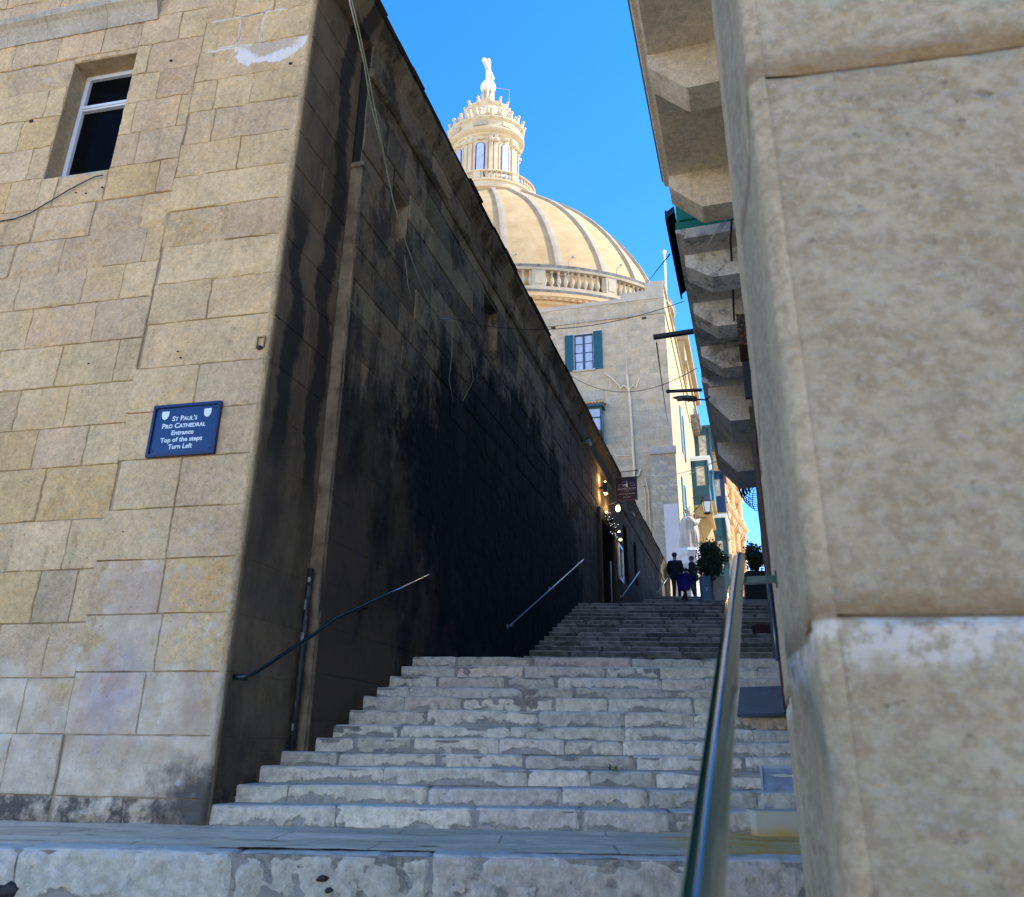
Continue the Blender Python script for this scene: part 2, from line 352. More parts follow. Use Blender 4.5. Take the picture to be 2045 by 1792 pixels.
M['dark_mortar'] = plain('dark_mortar', (.02, .018, .015), .95)
M['void'] = plain('dark_interior', (.006, .007, .008), .6)
M['glass_dark'] = plain('dark_glass', (.003, .004, .005), .12, spec=.015, bump=0)
M['alu'] = plain('white_aluminium', (.62, .66, .72), .35, sc=3, var=.04)
M['blue'] = plain('blue_enamel', (.004, .03, .12), .28, sc=4, var=.08)
M['white'] = plain('white_paint', (.82, .84, .86), .6, var=.04)
M['black'] = plain('black_iron', (.012, .012, .013), .45)
M['cable_black'] = plain('black_cable', (.02, .016, .014), .6)
M['cable_pale'] = plain('pale_cable', (.30, .33, .24), .6)
M['green_gloss'] = plain('green_enamel', (.003, .045, .03), .22, spec=.6, sc=5)
M['rail'] = plain('mirror_green_enamel', (.003, .035, .024), .08, sc=30, bump=.01, var=.05, spec=.6)
for n_ in M['rail'].node_tree.nodes:
    if n_.type == 'BSDF_PRINCIPLED': n_.inputs['Coat Weight'].default_value = 1; n_.inputs['Coat IOR'].default_value = 1.6; n_.inputs['Coat Roughness'].default_value = .05
def damp(k, col):
    d = k.math('MULTIPLY', k.ramp(k.noise(3.2, 8, .72), .50, .68), .5); col = k.mix(d, col, k.mix(1.0, col, (.5, .42, .32, 1), 'MULTIPLY'))
    return k.mix(k.math('MULTIPLY', k.ramp(k.noise(18, 6, .7), .60, .68), .4), col, (.13, .10, .07, 1))
def mould(k, col):
    d = k.ramp(k.math('ADD', k.noise(5, 9, .78), k.math('MULTIPLY', k.noise(1.5, 3), .35)), .66, .78); col = k.mix(k.math('MULTIPLY', d, .6), col, (.10, .09, .075, 1))
    return k.mix(k.math('MULTIPLY', k.ramp(k.noise(9, 7, .7), .54, .62), .5), col, (.30, .26, .2, 1))
M['concrete'] = stone_mat('painted_concrete', bumpk=.3, pits=.3, streak=.2, stains=damp)
M['weathered'] = stone_mat('peeling_whitewash', bumpk=.9, pits=.6, streak=.3, stains=mould)
def near_mat():
    k = NT('rubbed_limestone'); base = k.attr()
    a = k.noise(5.0, 9, .7); b = k.noise(30, 8, .7, k.scale((1, 1, 1.4))); d = k.noise(75, 6, .7)
    col = k.mix(k.ramp(a, .36, .66), (.475, .405, .27, 1), (.61, .53, .37, 1))
    col = k.mix(k.math('MULTIPLY', k.ramp(b, .42, .60), .62), col, (.36, .28, .175, 1))
    col = k.mix(k.math('MULTIPLY', k.ramp(d, .5, .62), .4), col, (.67, .60, .45, 1))
    pt = k.math('MULTIPLY', k.ramp(k.noise(38, 5, .65), .62, .74), k.ramp(k.noise(7, 5), .40, .55)); col = k.mix(k.math('MULTIPLY', pt, .45), col, (.24, .18, .12, 1))  # shade inside the pits painted dark into the colour
    x, y, z = k.xyz(); wz = k.math('ADD', z, k.math('MULTIPLY', k.math('SUBTRACT', k.noise(9, 6, .65), .5), .10))
    pale = k.math('MULTIPLY', k.math('MULTIPLY', k.ramp(wz, .575, .61), k.ramp(z, .652, .645)), k.ramp(k.noise(22, 7, .7), .42, .56)); col = k.mix(pale, col, (.78, .72, .62, 1))
    for zj in (.65, 1.57): bw = k.math('MULTIPLY', k.ramp(z, zj - .008, zj + .002), k.ramp(wz, zj + .06, zj + .015)); col = k.mix(k.math('MULTIPLY', bw, .55), col, (.25, .155, .08, 1))
    col = k.mix(1.0, col, base, 'MULTIPLY')
    h = k.math('ADD', k.math('SUBTRACT', k.math('ADD', b, k.math('MULTIPLY', d, .35)), k.math('MULTIPLY', pt, .5)), k.math('MULTIPLY', a, 1.2))
    return k.done(col, .95, k.bump(h, .9, .03), spec=.15)
M['near'] = near_mat()
def step_mat():
    k = NT('worn_limestone_steps'); base = k.attr(); hh = k.attr('bcol', 'Alpha')
    x, y, z = k.xyz()
    a = k.noise(2.6, 9, .68, k.scale((1, 1, 1.3))); b = k.noise(16, 8, .72); c = k.noise(70, 4, .7)
    e = k.math('ADD', k.math('MULTIPLY', hh, .30), k.math('ADD', k.math('MULTIPLY', a, 1.1), k.math('MULTIPLY', b, .22)))
    cem = k.math('MULTIPLY', k.ramp(e, .72, .66), .85)          # grey cement patches, mostly along the foot of the risers
    stone_ = k.mix(k.ramp(b, .3, .7), (.58, .51, .40, 1), (.96, .86, .70, 1)); stone_ = k.mix(1.0, stone_, base, 'MULTIPLY')
    stone_ = k.mix(k.math('MULTIPLY', k.ramp(k.noise(30, 6, .75), .57, .7), .4), stone_, (.20, .19, .17, 1))
    cm = k.mix(k.ramp(k.noise(5, 5), .35, .65), (.31, .285, .25, 1), (.44, .41, .36, 1))
    col = k.mix(cem, stone_, cm)
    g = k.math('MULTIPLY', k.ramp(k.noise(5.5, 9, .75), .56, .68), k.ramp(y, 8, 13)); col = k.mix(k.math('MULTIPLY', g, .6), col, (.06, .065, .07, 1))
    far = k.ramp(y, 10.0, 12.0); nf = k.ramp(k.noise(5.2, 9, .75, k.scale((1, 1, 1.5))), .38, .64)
    col = k.mix(far, col, k.mix(1.0, k.mix(nf, (.16, .148, .13, 1), (.34, .31, .26, 1)), base, 'MULTIPLY'))  # upper flights painted darker, adding to their deeper shade
    lip = k.math('MULTIPLY', k.ramp(hh, .88, .97), k.ramp(k.noise(6, 4), .3, .5)); col = k.mix(k.math('MULTIPLY', lip, .55), col, (.72, .68, .6, 1))  # pale highlight painted on the nosings as if their edges catch light
    h = k.math('ADD', k.math('MULTIPLY', b, .7), k.math('MULTIPLY', c, .25)); h = k.math('SUBTRACT', h, k.math('MULTIPLY', cem, .25))
    return k.done(col, .9, k.bump(h, 1.0, .03), spec=.15)
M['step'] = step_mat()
def landing_mat():
    k = NT('worn_paving'); x, y, z = k.xyz()
    a = k.noise(1.6, 9, .7, k.scale((.6, 2.2, 1))); b = k.noise(14, 8, .7, k.scale((.5, 1.6, 1)))
    col = k.mix(k.ramp(a, .35, .66), (.74, .56, .38, 1), (.97, .78, .56, 1))
    crack = k.ramp(k.noise(2.4, 9, .75, k.scale((.35, 3.2, 1), None, (3, 1, 0)), dist=.6), .60, .66)
    col = k.mix(k.math('MULTIPLY', crack, .6), col, (.12, .115, .12, 1)); col = k.mix(k.math('MULTIPLY', k.ramp(b, .55, .7), .35), col, (.6, .58, .55, 1))
    # spilt ochre paint beside the right-hand wall
    yl = k.ramp(k.math('ADD', k.dist((1.62, 5.1, 0), (1.0, .75, 0)), k.math('MULTIPLY', k.math('SUBTRACT', k.noise(2.4, 6, .6, k.scale((.4, 2.4, 1))), .5), 1.2)), .72, .5)
    col = k.mix(k.math('MULTIPLY', yl, .85), col, k.mix(k.ramp(k.noise(4, 5), .4, .6), (.90, .62, .22, 1), (.90, .45, .05, 1)))
    br = k.n('ShaderNodeTexBrick'); k.link(k.scale((1, 1, 1), None, (.3, .1, 0), (0, 0, .05)), br.inputs['Vector']); br.inputs['Scale'].default_value = 1; br.inputs['Brick Width'].default_value = 1.3; br.inputs['Row Height'].default_value = .46; br.inputs['Mortar Size'].default_value = .008
    col = k.mix(k.math('MULTIPLY', br.outputs['Fac'], .4), col, (.13, .11, .09, 1)); grit = k.ramp(k.vor(28), .12, .06); col = k.mix(k.math('MULTIPLY', grit, .6), col, (.2, .17, .14, 1))
    crack = k.math('MAXIMUM', crack, br.outputs['Fac'])
    h = k.math('ADD', b, k.math('MULTIPLY', crack, -.7)); return k.done(col, .95, k.bump(h, 1.0, .04), spec=.1)
M['landing'] = landing_mat()

# ------------------------------------------------------------------ ground
mb = MB(); mb.add([(-400, -400, -.30), (400, -400, -.30), (400, 400, -.30), (-400, 400, -.30)], [(0, 1, 2, 3)])
struct(mb.build('ground', plain('street_paving', (.56, .44, .28), .9, sc=2)))

def xB(Y, n=.12): return FB.P.x + (Y - FB.P.y) * tan(radians(16.8)) + n / cos(radians(16.8))
def xE(Y, n=.2): return Y * tan(radians(17.2)) + n / cos(radians(17.2))

# steps -----------------------------------------------------------------------------------------------------------
stair = bpy.data.objects.new('steps', None); COL.objects.link(stair); stair['kind'] = 'structure'; stair.location = (0, 5.8, 0); _WL['steps'] = Vector((0, 5.8, 0))
def step_course(mb, Y, z0, z1, tread, xl, xr, seed, skew=.04, res=.035, wear=1.0, lens=(.45, 1.25), grid=8):
    r = random.Random(seed); x = xl
    xs = []
    while x < xr:
        w = r.uniform(*lens); 
        if xr - (x + w) < .3: w = xr - x
        xs.append((x, min(x + w, xr))); x += w
    H = z1 - z0
    def fy(xx): return Y - skew * xx
    for (a, b) in xs:
        t = r.uniform(.74, 1.1) if Y < 11 else r.uniform(.45, 1.25); cc = (t * r.uniform(.97, 1.04), t, t * r.uniform(.92, 1.03))
        push = r.uniform(-.008, .010); lift = r.uniform(-.006, .006)
        prof = [(tread + .03, 0, 1), (.16, 0, 1), (.07, 0, 1), (.028, -.001, 1), (.010, -.006, .97), (.001, -.018, .92)] + [(0, -.018 - (H - .018) * i / grid, 1 - i / grid) for i in range(1, grid + 1)]
        n_ = max(3, int((b - a) / res)); vs = []; cs = []
        for i in range(n_ + 1):
            xx = a + .003 + (b - a - .006) * i / n_; ed = min(xx - a, b - xx)
            rd = max(0, 1 - ed / .03) ** 2 * .014
            chip = max(0, noise.noise(Vector((xx * 3.1, Y * 5, 7)))) ** 1.3 * .038 * wear + max(0, noise.noise(Vector((xx * 11, Y * 5, 1)))) * .018 * wear
            sag = noise.noise(Vector((xx * .8, Y * 3, 3))) * .012 * wear
            for (dy, dz, hh) in prof:
                q = Vector((xx, fy(xx) + dy, z1 + dz)); nz = fract(q * 13, 4)
                e = 1.0 if -.03 < dz < 0 or (dz == 0 and dy < .1) else (.35 if dz > -.07 and dy < .1 else .1)
                yy = dy + (nz * .006 * wear + push + rd) * (1 if dy < .1 else 0) + chip * e * .9 * (1 if dy < .12 else 0)
                zz = dz - chip * e * .35 - (rd * .5 if dz > -.03 else 0) + sag + lift + (nz * .003 * wear if dz == 0 else 0)
                if dz < -H * .97: zz = dz
                vs.append((xx, fy(xx) + yy, z1 + zz)); cs.append((cc[0], cc[1], cc[2], hh))
        W = len(prof)
        fs = [(i * W + j, i * W + j + 1, (i + 1) * W + j + 1, (i + 1) * W + j) for i in range(n_) for j in range(W - 1)]
        mb.add(vs, fs, cs)
    # mortar bed showing in the joints
    c0 = (.5, .5, .5, .0)
    mb.hexa([(xl, fy(xl) + .012, z0 - .02), (xr, fy(xr) + .012, z0 - .02), (xr, fy(xr) + tread + .1, z0 - .02), (xl, fy(xl) + tread + .1, z0 - .02),
             (xl, fy(xl) + .012, z1 - .014), (xr, fy(xr) + .012, z1 - .014), (xr, fy(xr) + tread + .1, z1 - .014), (xl, fy(xl) + tread + .1, z1 - .014)], c0)
ysD = [1614.5, 1572, 1535, 1507, 1476, 1450, 1419, 1391, 1372.5, 1350, 1330, 1311.5]
STEPS = []; zp = 0.0
for i, yd in enumerate(ysD):
    Y = 5.8 + .258 * i; r_ = ray(979, yd); z = EYE.z + Y * r_.z / r_.y
    if i == 3: z = .118 * 4 - .005
    STEPS.append((Y, z)); 
for i, (Y, z) in enumerate(STEPS):
    zl = STEPS[i - 1][1] if i else 0.0
    tr = .258 if i < 11 else 3.3
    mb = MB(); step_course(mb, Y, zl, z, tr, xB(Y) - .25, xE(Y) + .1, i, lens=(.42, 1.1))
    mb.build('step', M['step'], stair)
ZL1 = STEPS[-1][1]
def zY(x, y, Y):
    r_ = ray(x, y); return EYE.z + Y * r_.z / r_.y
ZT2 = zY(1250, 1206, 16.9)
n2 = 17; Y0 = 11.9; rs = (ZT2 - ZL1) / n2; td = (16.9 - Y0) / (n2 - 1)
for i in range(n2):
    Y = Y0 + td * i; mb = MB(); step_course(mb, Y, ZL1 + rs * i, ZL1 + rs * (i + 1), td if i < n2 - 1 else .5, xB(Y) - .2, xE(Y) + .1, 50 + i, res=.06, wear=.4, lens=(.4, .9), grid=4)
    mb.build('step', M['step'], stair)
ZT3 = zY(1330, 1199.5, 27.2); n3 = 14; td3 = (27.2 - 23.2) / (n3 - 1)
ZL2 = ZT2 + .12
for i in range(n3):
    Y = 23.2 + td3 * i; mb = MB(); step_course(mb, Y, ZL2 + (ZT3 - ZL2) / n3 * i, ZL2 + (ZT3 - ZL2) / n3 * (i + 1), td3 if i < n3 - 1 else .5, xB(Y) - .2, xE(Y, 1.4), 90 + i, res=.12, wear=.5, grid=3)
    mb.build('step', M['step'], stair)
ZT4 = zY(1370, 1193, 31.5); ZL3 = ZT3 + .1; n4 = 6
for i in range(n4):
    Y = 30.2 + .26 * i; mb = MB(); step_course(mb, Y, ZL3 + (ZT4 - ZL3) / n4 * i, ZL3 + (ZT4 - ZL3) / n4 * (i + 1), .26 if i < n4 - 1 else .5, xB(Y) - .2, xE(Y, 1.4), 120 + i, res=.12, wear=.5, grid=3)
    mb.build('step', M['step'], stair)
# landings between the flights and the upper street
def slab(name, Ya, Yb, za, zb, x0a, x1a, x0b, x1b, mat, seed=0, nx=60, ny=14, amp=.004, thick=.3):
    mb = MB(); vs = []; cs = []
    for j in range(ny + 1):
        for i in range(nx + 1):
            t = j / ny; s_ = i / nx; x = (x0a + (x0b - x0a) * t) * (1 - s_) + (x1a + (x1b - x1a) * t) * s_; y = Ya + (Yb - Ya) * t - .04 * x; z = za + (zb - za) * t
            vs.append((x, y, z + (noise.noise(Vector((x * 1.3, y * 4, seed))) * .6 + fract(Vector((x * 3, y * 9, seed)), 4) * .5) * amp)); cs.append((1, 1, 1, 1))
    mb.add(vs, [(j * (nx + 1) + i, j * (nx + 1) + i + 1, (j + 1) * (nx + 1) + i + 1, (j + 1) * (nx + 1) + i) for j in range(ny) for i in range(nx)], cs)
    return struct(mb.build(name, mat))
slab('landing', 4.40 + .16, 5.84, .0, .0, -9, xE(4.4) + .2, -9, xE(5.8) + .2, M['landing'], 1, 260, 60, .014)
slab('upper_landing', 16.9 + .45, 23.3, ZT2, ZL2, xB(17) - .2, xE(17, 1.4), xB(23), xE(23, 1.4), M['step'], 2)
slab('top_landing', 27.2 + .45, 30.3, ZT3, ZL3, xB(27) - .2, xE(27, 1.4), xB(30), xE(30, 1.4), M['step'], 3)
slab('upper_street', 31.5 + .45, 160, ZT4, ZT4, -60, 80, -60, 80, M['step'], 4)
# kerb of the bottom landing
mb = MB(); step_course(mb, 4.42, -.30, 0.0, .16, -9, xE(4.4) + .2, 333, res=.03, wear=1.5, lens=(.7, 1.9), grid=14)
kb = struct(mb.build('kerb', M['step'])); _WL[kb.name] = Vector((0, 0, 0))
for (x_, z_, r_) in ((-2.50, -.20, .055), (-.92, -.12, .022), (-.88, -.17, .018)):
    mb = MB(); mb.ball((x_, 4.425 - .04 * x_, z_), r_, 12, 8, sc=(1.3, .35, .7))
    for i, v in enumerate(mb.v): mb.v[i] = v + Vector((noise.noise(v * 30), 0, noise.noise(v * 31 + Vector((5, 0, 0))))) * r_ * .5
    mb.build('broken_hole_shade', M['void'], kb)  # solid dark lump stands in for the shade of a kerb hole

# ------------------------------------------------------------------ left stone building
def rect_sub(rects, op):
    out = []
    for (u0, u1, z0, z1, *rest) in rects:
        a, b, c, d = op
        if u1 <= a or u0 >= b or z1 <= c or z0 >= d: out.append((u0, u1, z0, z1, *rest)); continue
        if u0 < a - .02: out.append((u0, a, z0, z1, *rest))
        if u1 > b + .02: out.append((b, u1, z0, z1, *rest))
        if z0 < c - .02: out.append((max(u0, a), min(u1, b), z0, c, *rest))
        if z1 > d + .02: out.append((max(u0, a), min(u1, b), d, z1, *rest))
    return out
def backing(mb, fr, u0, u1, z0, z1, n0, n1, ops, col):
    us = sorted({u0, u1, *[v for o in ops for v in o[:2]]}); zs = sorted({z0, z1, *[v for o in ops for v in o[2:]]})
    for a, b in zip(us, us[1:]):
        for c, d in zip(zs, zs[1:]):
            mu, mz = (a + b) / 2, (c + d) / 2
            if any(o[0] < mu < o[1] and o[2] < mz < o[3] for o in ops): continue
            mb.box(fr, a, b, n0, n1, c, d, col)
S = .8
zR = [v * S for v in (10.75, 10.27, 9.78, 9.287, 8.78, 8.281, 7.808, 7.315, 6.835, 6.357, 5.871, 5.378, 4.875, 4.341, 3.829, 3.308, 2.787, 2.278, 1.76, 1.242, .701, .197, -.03)]
jR = [[.5], [.7], [.45, .9], [.79, .55], [], [.55, .94], [.9], [.57], [], [.58], [], [.62], [], [.61], [.59], [.62], [.62], [.61], [.56], [.62], [], [.63]]
zLc = [v * S for v in (10.75, 10.3, 9.95, 9.566, 9.08, 8.59, 8.129, 7.633, 7.135, 6.666, 6.185, 5.714, 5.246, 4.731, 4.219, 3.733, 3.285, 2.715, 2.207, 1.697, 1.194, .704, .197, -.03)]
jL = [[1.9, 2.7], [1.6, 2.3], [2.1], [1.95, 1.5, 2.4], [1.79], [1.61, 2.91], [1.81, 1.31, 3.13], [1.69, 2.9], [3.05, 2.51, 1.96, 1.39], [2.65, 2.02, 1.5], [2.26, 1.79, 1.38], [2.63, 1.93, 1.53], [2.4, 1.73], [1.99, 1.42], [2.31, 1.81], [2.03, 1.54], [1.87], [2.02, 1.52], [1.7, 1.36], [1.5, 1.95], [1.6, 2.1], [1.63], [1.62, 2.3]]
PAL = [(.585, .425, .24), (.59, .435, .245), (.57, .42, .25), (.58, .415, .245), (.565, .42, .255), (.585, .435, .24), (.605, .45, .255)]
OCH = (.585, .41, .20)
r0 = random.Random(11)
rects = []
for i in range(len(zR) - 1):
    js = sorted([0] + jR[i] + [1.2 + r0.uniform(-.03, .03)])
    for a, b in zip(js, js[1:]): rects.append((a, b, zR[i + 1], zR[i], 0))
for i in range(len(zLc) - 1):
    js = sorted([1.2] + jL[i]); x = js[-1]
    while x < 6.2: x += r0.uniform(.45, .85); js.append(x)
    for a, b in zip(js, js[1:]): rects.append((a, b, zLc[i + 1], zLc[i], 1))
WIN = (1.95, 2.70, 5.69, 7.2)
rects = rect_sub(rects, WIN)
bld = thing('stone_building', 'old golden limestone building with plaque and sooty side wall along the steps', 'building', (FA.P.x, FA.P.y, 0))
mb = MB()
ROUGH = [(1.55, 5.0), (1.95, 4.72), (2.35, 4.85), (1.35, 5.15), (2.4, 5.15), (3.3, 6.9), (2.9, 6.95), (3.6, 7.0), (2.7, 2.3), (2.35, 2.0), (1.6, 2.4), (1.8, 4.75), (2.15, 4.8), (1.0, 4.95)]
OCHR = [(.3, 1.6), (2.2, 1.55), (1.55, 2.4), (1.7, 5.5), (1.95, 2.35), (2.3, 1.6), (3.2, 5.6), (3.1, 6.4), (2.1, 2.7)]
for (a, b, c, d, zone) in rects:
    if b - a < .05 or d - c < .05: continue
    col = r0.choice(PAL); t = r0.uniform(.9, 1.05); col = tuple(v * t for v in col); ro = 0
    for (ru, rz) in ROUGH:
        if a < ru < b and c < rz < d: ro = .022
    for (ru, rz) in OCHR:
        if a < ru < b and c < rz < d: col = OCH
    if c < .1: ro = .02
    stone(mb, FA, a if a else .033, b, c, d, 0, -1, col + (1,), step=.03, relief=.011, rough=ro, off=r0.uniform(-.004, .004), gap=.0022, edge=.006, rec=.012, noleft=(a == 0))
FWo = mb.build('front_wall', M['front'], bld)
mb = MB(); backing(mb, FA, 0.06, 6.2, -.3, 8.6, .018, .5, [WIN], (1, 1, 1, 1)); mb.build('wall_core', plain('front_mortar', (.40, .30, .185), .95, sc=8), bld)
# rounded worn quoin edge
mb = MB(); vs = []; cs = []
nz_ = 170
for j in range(nz_ + 1):
    z = -.03 + 8.62 * j / nz_
    for i in range(6):
        th = pi / 2 * i / 5; rr = .035
        p = FA.P + (-FA.n) * 0 + FA.d * (rr - rr * sin(th)) + FB.d * (rr - rr * cos(th)) * 1.0
        w = noise.noise(Vector((i * .4, z * 6, 2))) * .006 + max(0, noise.noise(Vector((1, z * 2.2, 5)))) * .012
        jt = min(abs(z - q) for q in zR); w += .012 * max(0, 1 - jt / .012)
        p = p + (FA.d + FB.d).normalized() * w; vs.append((p.x, p.y, z)); cs.append((.52, .39, .225, 1))
mb.add(vs, [(j * 6 + i, j * 6 + i + 1, (j + 1) * 6 + i + 1, (j + 1) * 6 + i) for j in range(nz_) for i in range(5)], cs)
mb.build('corner_edge', M['front'], bld, smooth=True)
# string course on the front
mb = MB(); r1 = random.Random(3); x = 1.78
prof = [(0.02, 7.60), (-.015, 7.60), (-.03, 7.66), (-.045, 7.72), (-.075, 7.78), (-.12, 7.82), (-.125, 7.90), (-.02, 7.99), (.02, 7.99)]
while x < 6.2:
    w = r1.uniform(.5, .9); o_ = r1.uniform(-.006, .006); t = r1.uniform(.9, 1.15)
    mb.profile(FA, [(n_ + o_, z_ + o_ * .5) for n_, z_ in prof], x + .003, min(x + w, 6.2) - .003, (.46 * t, .40 * t, .31 * t, 1)); x += w
mb.build('string_course', M['front'], bld)
# front window
dep = -FA.onU(560 * .32, 490 * .32, WIN[1])[0] * -1
DEP = abs(FA.onU(560 * .32, 490 * .32, WIN[1])[0]); print('window depth', DEP)
DEP = min(max(DEP, .2), .42)
mb = MB(); a, b, c, d = WIN; t = .02
rv = (.42, .31, .18, 1)
mb.box(FA, a - .02, a + .004, .012, DEP, c, d, rv); mb.box(FA, b - .004, b + .02, .012, DEP, c, d, rv); mb.box(FA, a + .004, b - .004, .012, DEP, d - .005, d + .02, rv); mb.box(FA, a, b, .006, DEP, c - .03, c + .005, (.42, .38, .3, 1))
mb.build('window_reveal', M['front'], bld)
WL_ = FA.pt((a + b) / 2, DEP, c)
mb = MB(); f_ = .055; n0, n1 = DEP - .035, DEP + .03
mb.box(FA, a + .006, a + f_, n0, n1, c + .006, d); mb.box(FA, b - f_, b - .006, n0, n1, c + .006, d); mb.box(FA, a + f_, b - f_, n0, n1, d - f_, d); mb.box(FA, a + f_, b - f_, n0, n1, c + .006, c + f_)
zt = c + (d - c) * .70
mb.box(FA, a + f_, b - f_, n0 - .005, n1, zt - .035, zt + .035); mb.box(FA, a + f_, b - f_, n0 - .018, n0 - .006, zt - .012, zt + .012)
wf = mb.build('window_frame', M['alu'], bld); _WL[wf.name] = parent_world(bld)
mb = MB(); mb.box(FA, a + f_, b - f_, DEP, DEP + .012, c + f_, zt - .036); mb.box(FA, a + f_, b - f_, DEP, DEP + .012, zt + .036, d - f_)
mb.build('pane', M['glass_dark'], wf)

def pxA(x, y): return FA.onN(x, y, 0)
for (x, y, w_) in ((63, 243, .018), (581, 128, .016), (342, 122, .012), (247, 1063, .006), (152, 385, .006), (172, 387, .006), (356, 703, .007), (361, 715, .007), (178, 727, .008), (205, 375, .007)):
    u_, z_ = pxA(x, y); mb = MB(); mb.box(FA, u_ - w_, u_ + w_, -.012, .01, z_ - w_ * .7, z_ + w_ * .7); mb.build('putlog_hole_shade', M['void'], bld)  # solid dark boxes stand in for the shade inside small holes
u_, z_ = pxA(521, 686); mb = MB(); mb.box(FA, u_ - .04, u_ - .03, -.02, .01, z_ - .04, z_ + .06); mb.box(FA, u_ + .025, u_ + .035, -.02, .01, z_ - .04, z_ + .06); mb.box(FA, u_ - .03, u_ + .025, -.02, .01, z_ + .05, z_ + .06); mb.build('iron_fixing', plain('rusted_fixing', (.30, .22, .11), .8, var=.4), bld)
mb = MB(); mb.ball(FA.pt(u_, -.012, z_ - .045), .028, 10, 8, sc=(1, .5, .7)); mb.build('putlog_hole_shade', M['void'], bld)  # dark ball stands in for one more shaded hole
# side wall along the steps
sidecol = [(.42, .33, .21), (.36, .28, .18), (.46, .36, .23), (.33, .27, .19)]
NICHE = [(1.78, 2.22, 5.92, 6.62), (5.05, 5.75, 6.15, 7.15)]
DOOR = (14.3, 16.3, 3.3, 6.05); WINS = [(18.3, 19.1, 5.3, 7.0), (20.4, 21.1, 5.6, 7.0)]
ops = NICHE + [DOOR] + WINS
mb = MB(); rects = []
z = -.1; r2 = random.Random(5)
while z < 7.96:
    h = min(r2.uniform(.36, .42), 7.96 - z); x = 1.0
    if 7.96 - (z + h) < .1: h = 7.96 - z
    while x < 31.1:
        w = r2.uniform(.45, .85) if x < 14 else r2.uniform(.6, 1.2); rects.append((x, min(x + w, 31.1), z, z + h)); x += w
    z += h
for o_ in ops: rects = rect_sub(rects, o_)
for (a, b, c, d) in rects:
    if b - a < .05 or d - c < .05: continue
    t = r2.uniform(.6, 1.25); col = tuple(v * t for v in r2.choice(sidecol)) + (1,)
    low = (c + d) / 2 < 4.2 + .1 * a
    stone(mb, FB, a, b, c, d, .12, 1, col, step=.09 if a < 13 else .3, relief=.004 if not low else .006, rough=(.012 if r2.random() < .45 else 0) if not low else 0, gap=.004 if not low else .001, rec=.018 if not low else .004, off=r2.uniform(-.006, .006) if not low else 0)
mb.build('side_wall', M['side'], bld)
mb = MB(); rects = []; z = -.1
for i in range(len(zR) - 1):
    for a, b in zip((0.035, .5 if i % 2 else .62), (.5 if i % 2 else .62, 1.0)): rects.append((a, b, zR[i + 1], min(zR[i], 7.96)))
for (a, b, c, d) in rects:
    if d - c < .05: continue
    pl = d < 3.6
    stone(mb, FB, a, b, c, d, 0, 1, (.4, .33, .22, 1), step=.07, relief=.004, gap=.003 if not pl else .001, rec=.012 if not pl else .002, off=r2.uniform(-.003, .003) if not pl else 0)
mb.build('corner_pier', M['side'], bld)
mb = MB()   # return of the side wall, facing down the street
vs = []; cs = []; nz_ = 120
for j in range(nz_ + 1):
    z = -.1 + 6.3 * j / nz_
    for i, (uu, nn) in enumerate(((1.0, -.02), (1.0, .05), (1.0, .10), (1.012, .122), (1.04, .126))):
        w = noise.noise(Vector((i, z * 3, 2))) * .012 + (max(0, noise.noise(Vector((3, z * 1.4, 9)))) * .03 if i >= 3 else 0)
        vs.append(FB.pt(uu + w, nn - w * .4, z)); cs.append((1, 1, 1, 1))
mb.add(vs, [(j * 5 + i, j * 5 + i + 1, (j + 1) * 5 + i + 1, (j + 1) * 5 + i) for j in range(nz_) for i in range(4)], cs)
mb.box(FB, .985, 1.06, .0, .15, 6.2, 6.26)
mb.build('render_strip', plain('ochre_render', (.20, .15, .092), .95, sc=5, var=.5, bump=.6), bld)
mb = MB(); backing(mb, FB, 0.06, 31.1, -.3, 8.15, -.5, -.012, ops, (1, 1, 1, 1)); backing(mb, FB, 1.03, 31.1, -.3, 7.95, -.012, .1, ops, (1, 1, 1, 1))
for o_ in NICHE: mb.box(FB, o_[0], o_[1], -.55, -.10, o_[2], o_[3])
mb.build('side_wall_core', M['dark_mortar'], bld)
for o_ in NICHE[:2]:
    mb = MB(); mb.box(FB, o_[0], o_[1], -.09, .10, o_[3] - .02, o_[3] + .03, (.5, .4, .26, 1)); mb.box(FB, o_[1] - .02, o_[1] + .03, -.09, .10, o_[2], o_[3], (.6, .47, .3, 1)); mb.box(FB, o_[0], o_[1], -.10, -.05, o_[2], o_[3], (.5, .4, .27, 1))
    mb.build('blind_niche', M['side'], bld)
# cornice
mb = MB(); x = 0.0; r3 = random.Random(8)
prof = [(-.02, 7.88), (.125, 7.88), (.135, 7.95), (.17, 8.02), (.215, 8.10), (.235, 8.13), (.235, 8.22), (-.02, 8.22)]
while x < 31.1:
    w = r3.uniform(.6, 1.1); o_ = r3.uniform(-.012, .012); t = r3.uniform(.7, 1.2); x1 = min(x + w, 31.1)
    n_ = 6 if x < 12 else 1
    for q in range(n_):
        ua, ub = x + (x1 - x) * q / n_, x + (x1 - x) * (q + 1) / n_
        jj = noise.noise(Vector((ua * 7, 1, 1))) * .012
        mb.profile(FB, [(a_ + (o_ + jj if a_ > 0 else 0), b_ + jj * .5) for a_, b_ in prof], ua, ub - (.004 if q == n_ - 1 else 0), (.40 * t, .32 * t, .21 * t, 1))
    x = x1
mb.profile(FB, [(.10, 7.42), (.14, 7.42), (.165, 7.47), (.165, 7.52), (.10, 7.56)], 1.0, 31.1, (.36, .29, .19, 1))
mb.build('cornice', M['side'], bld)
mb = MB(); x = 0
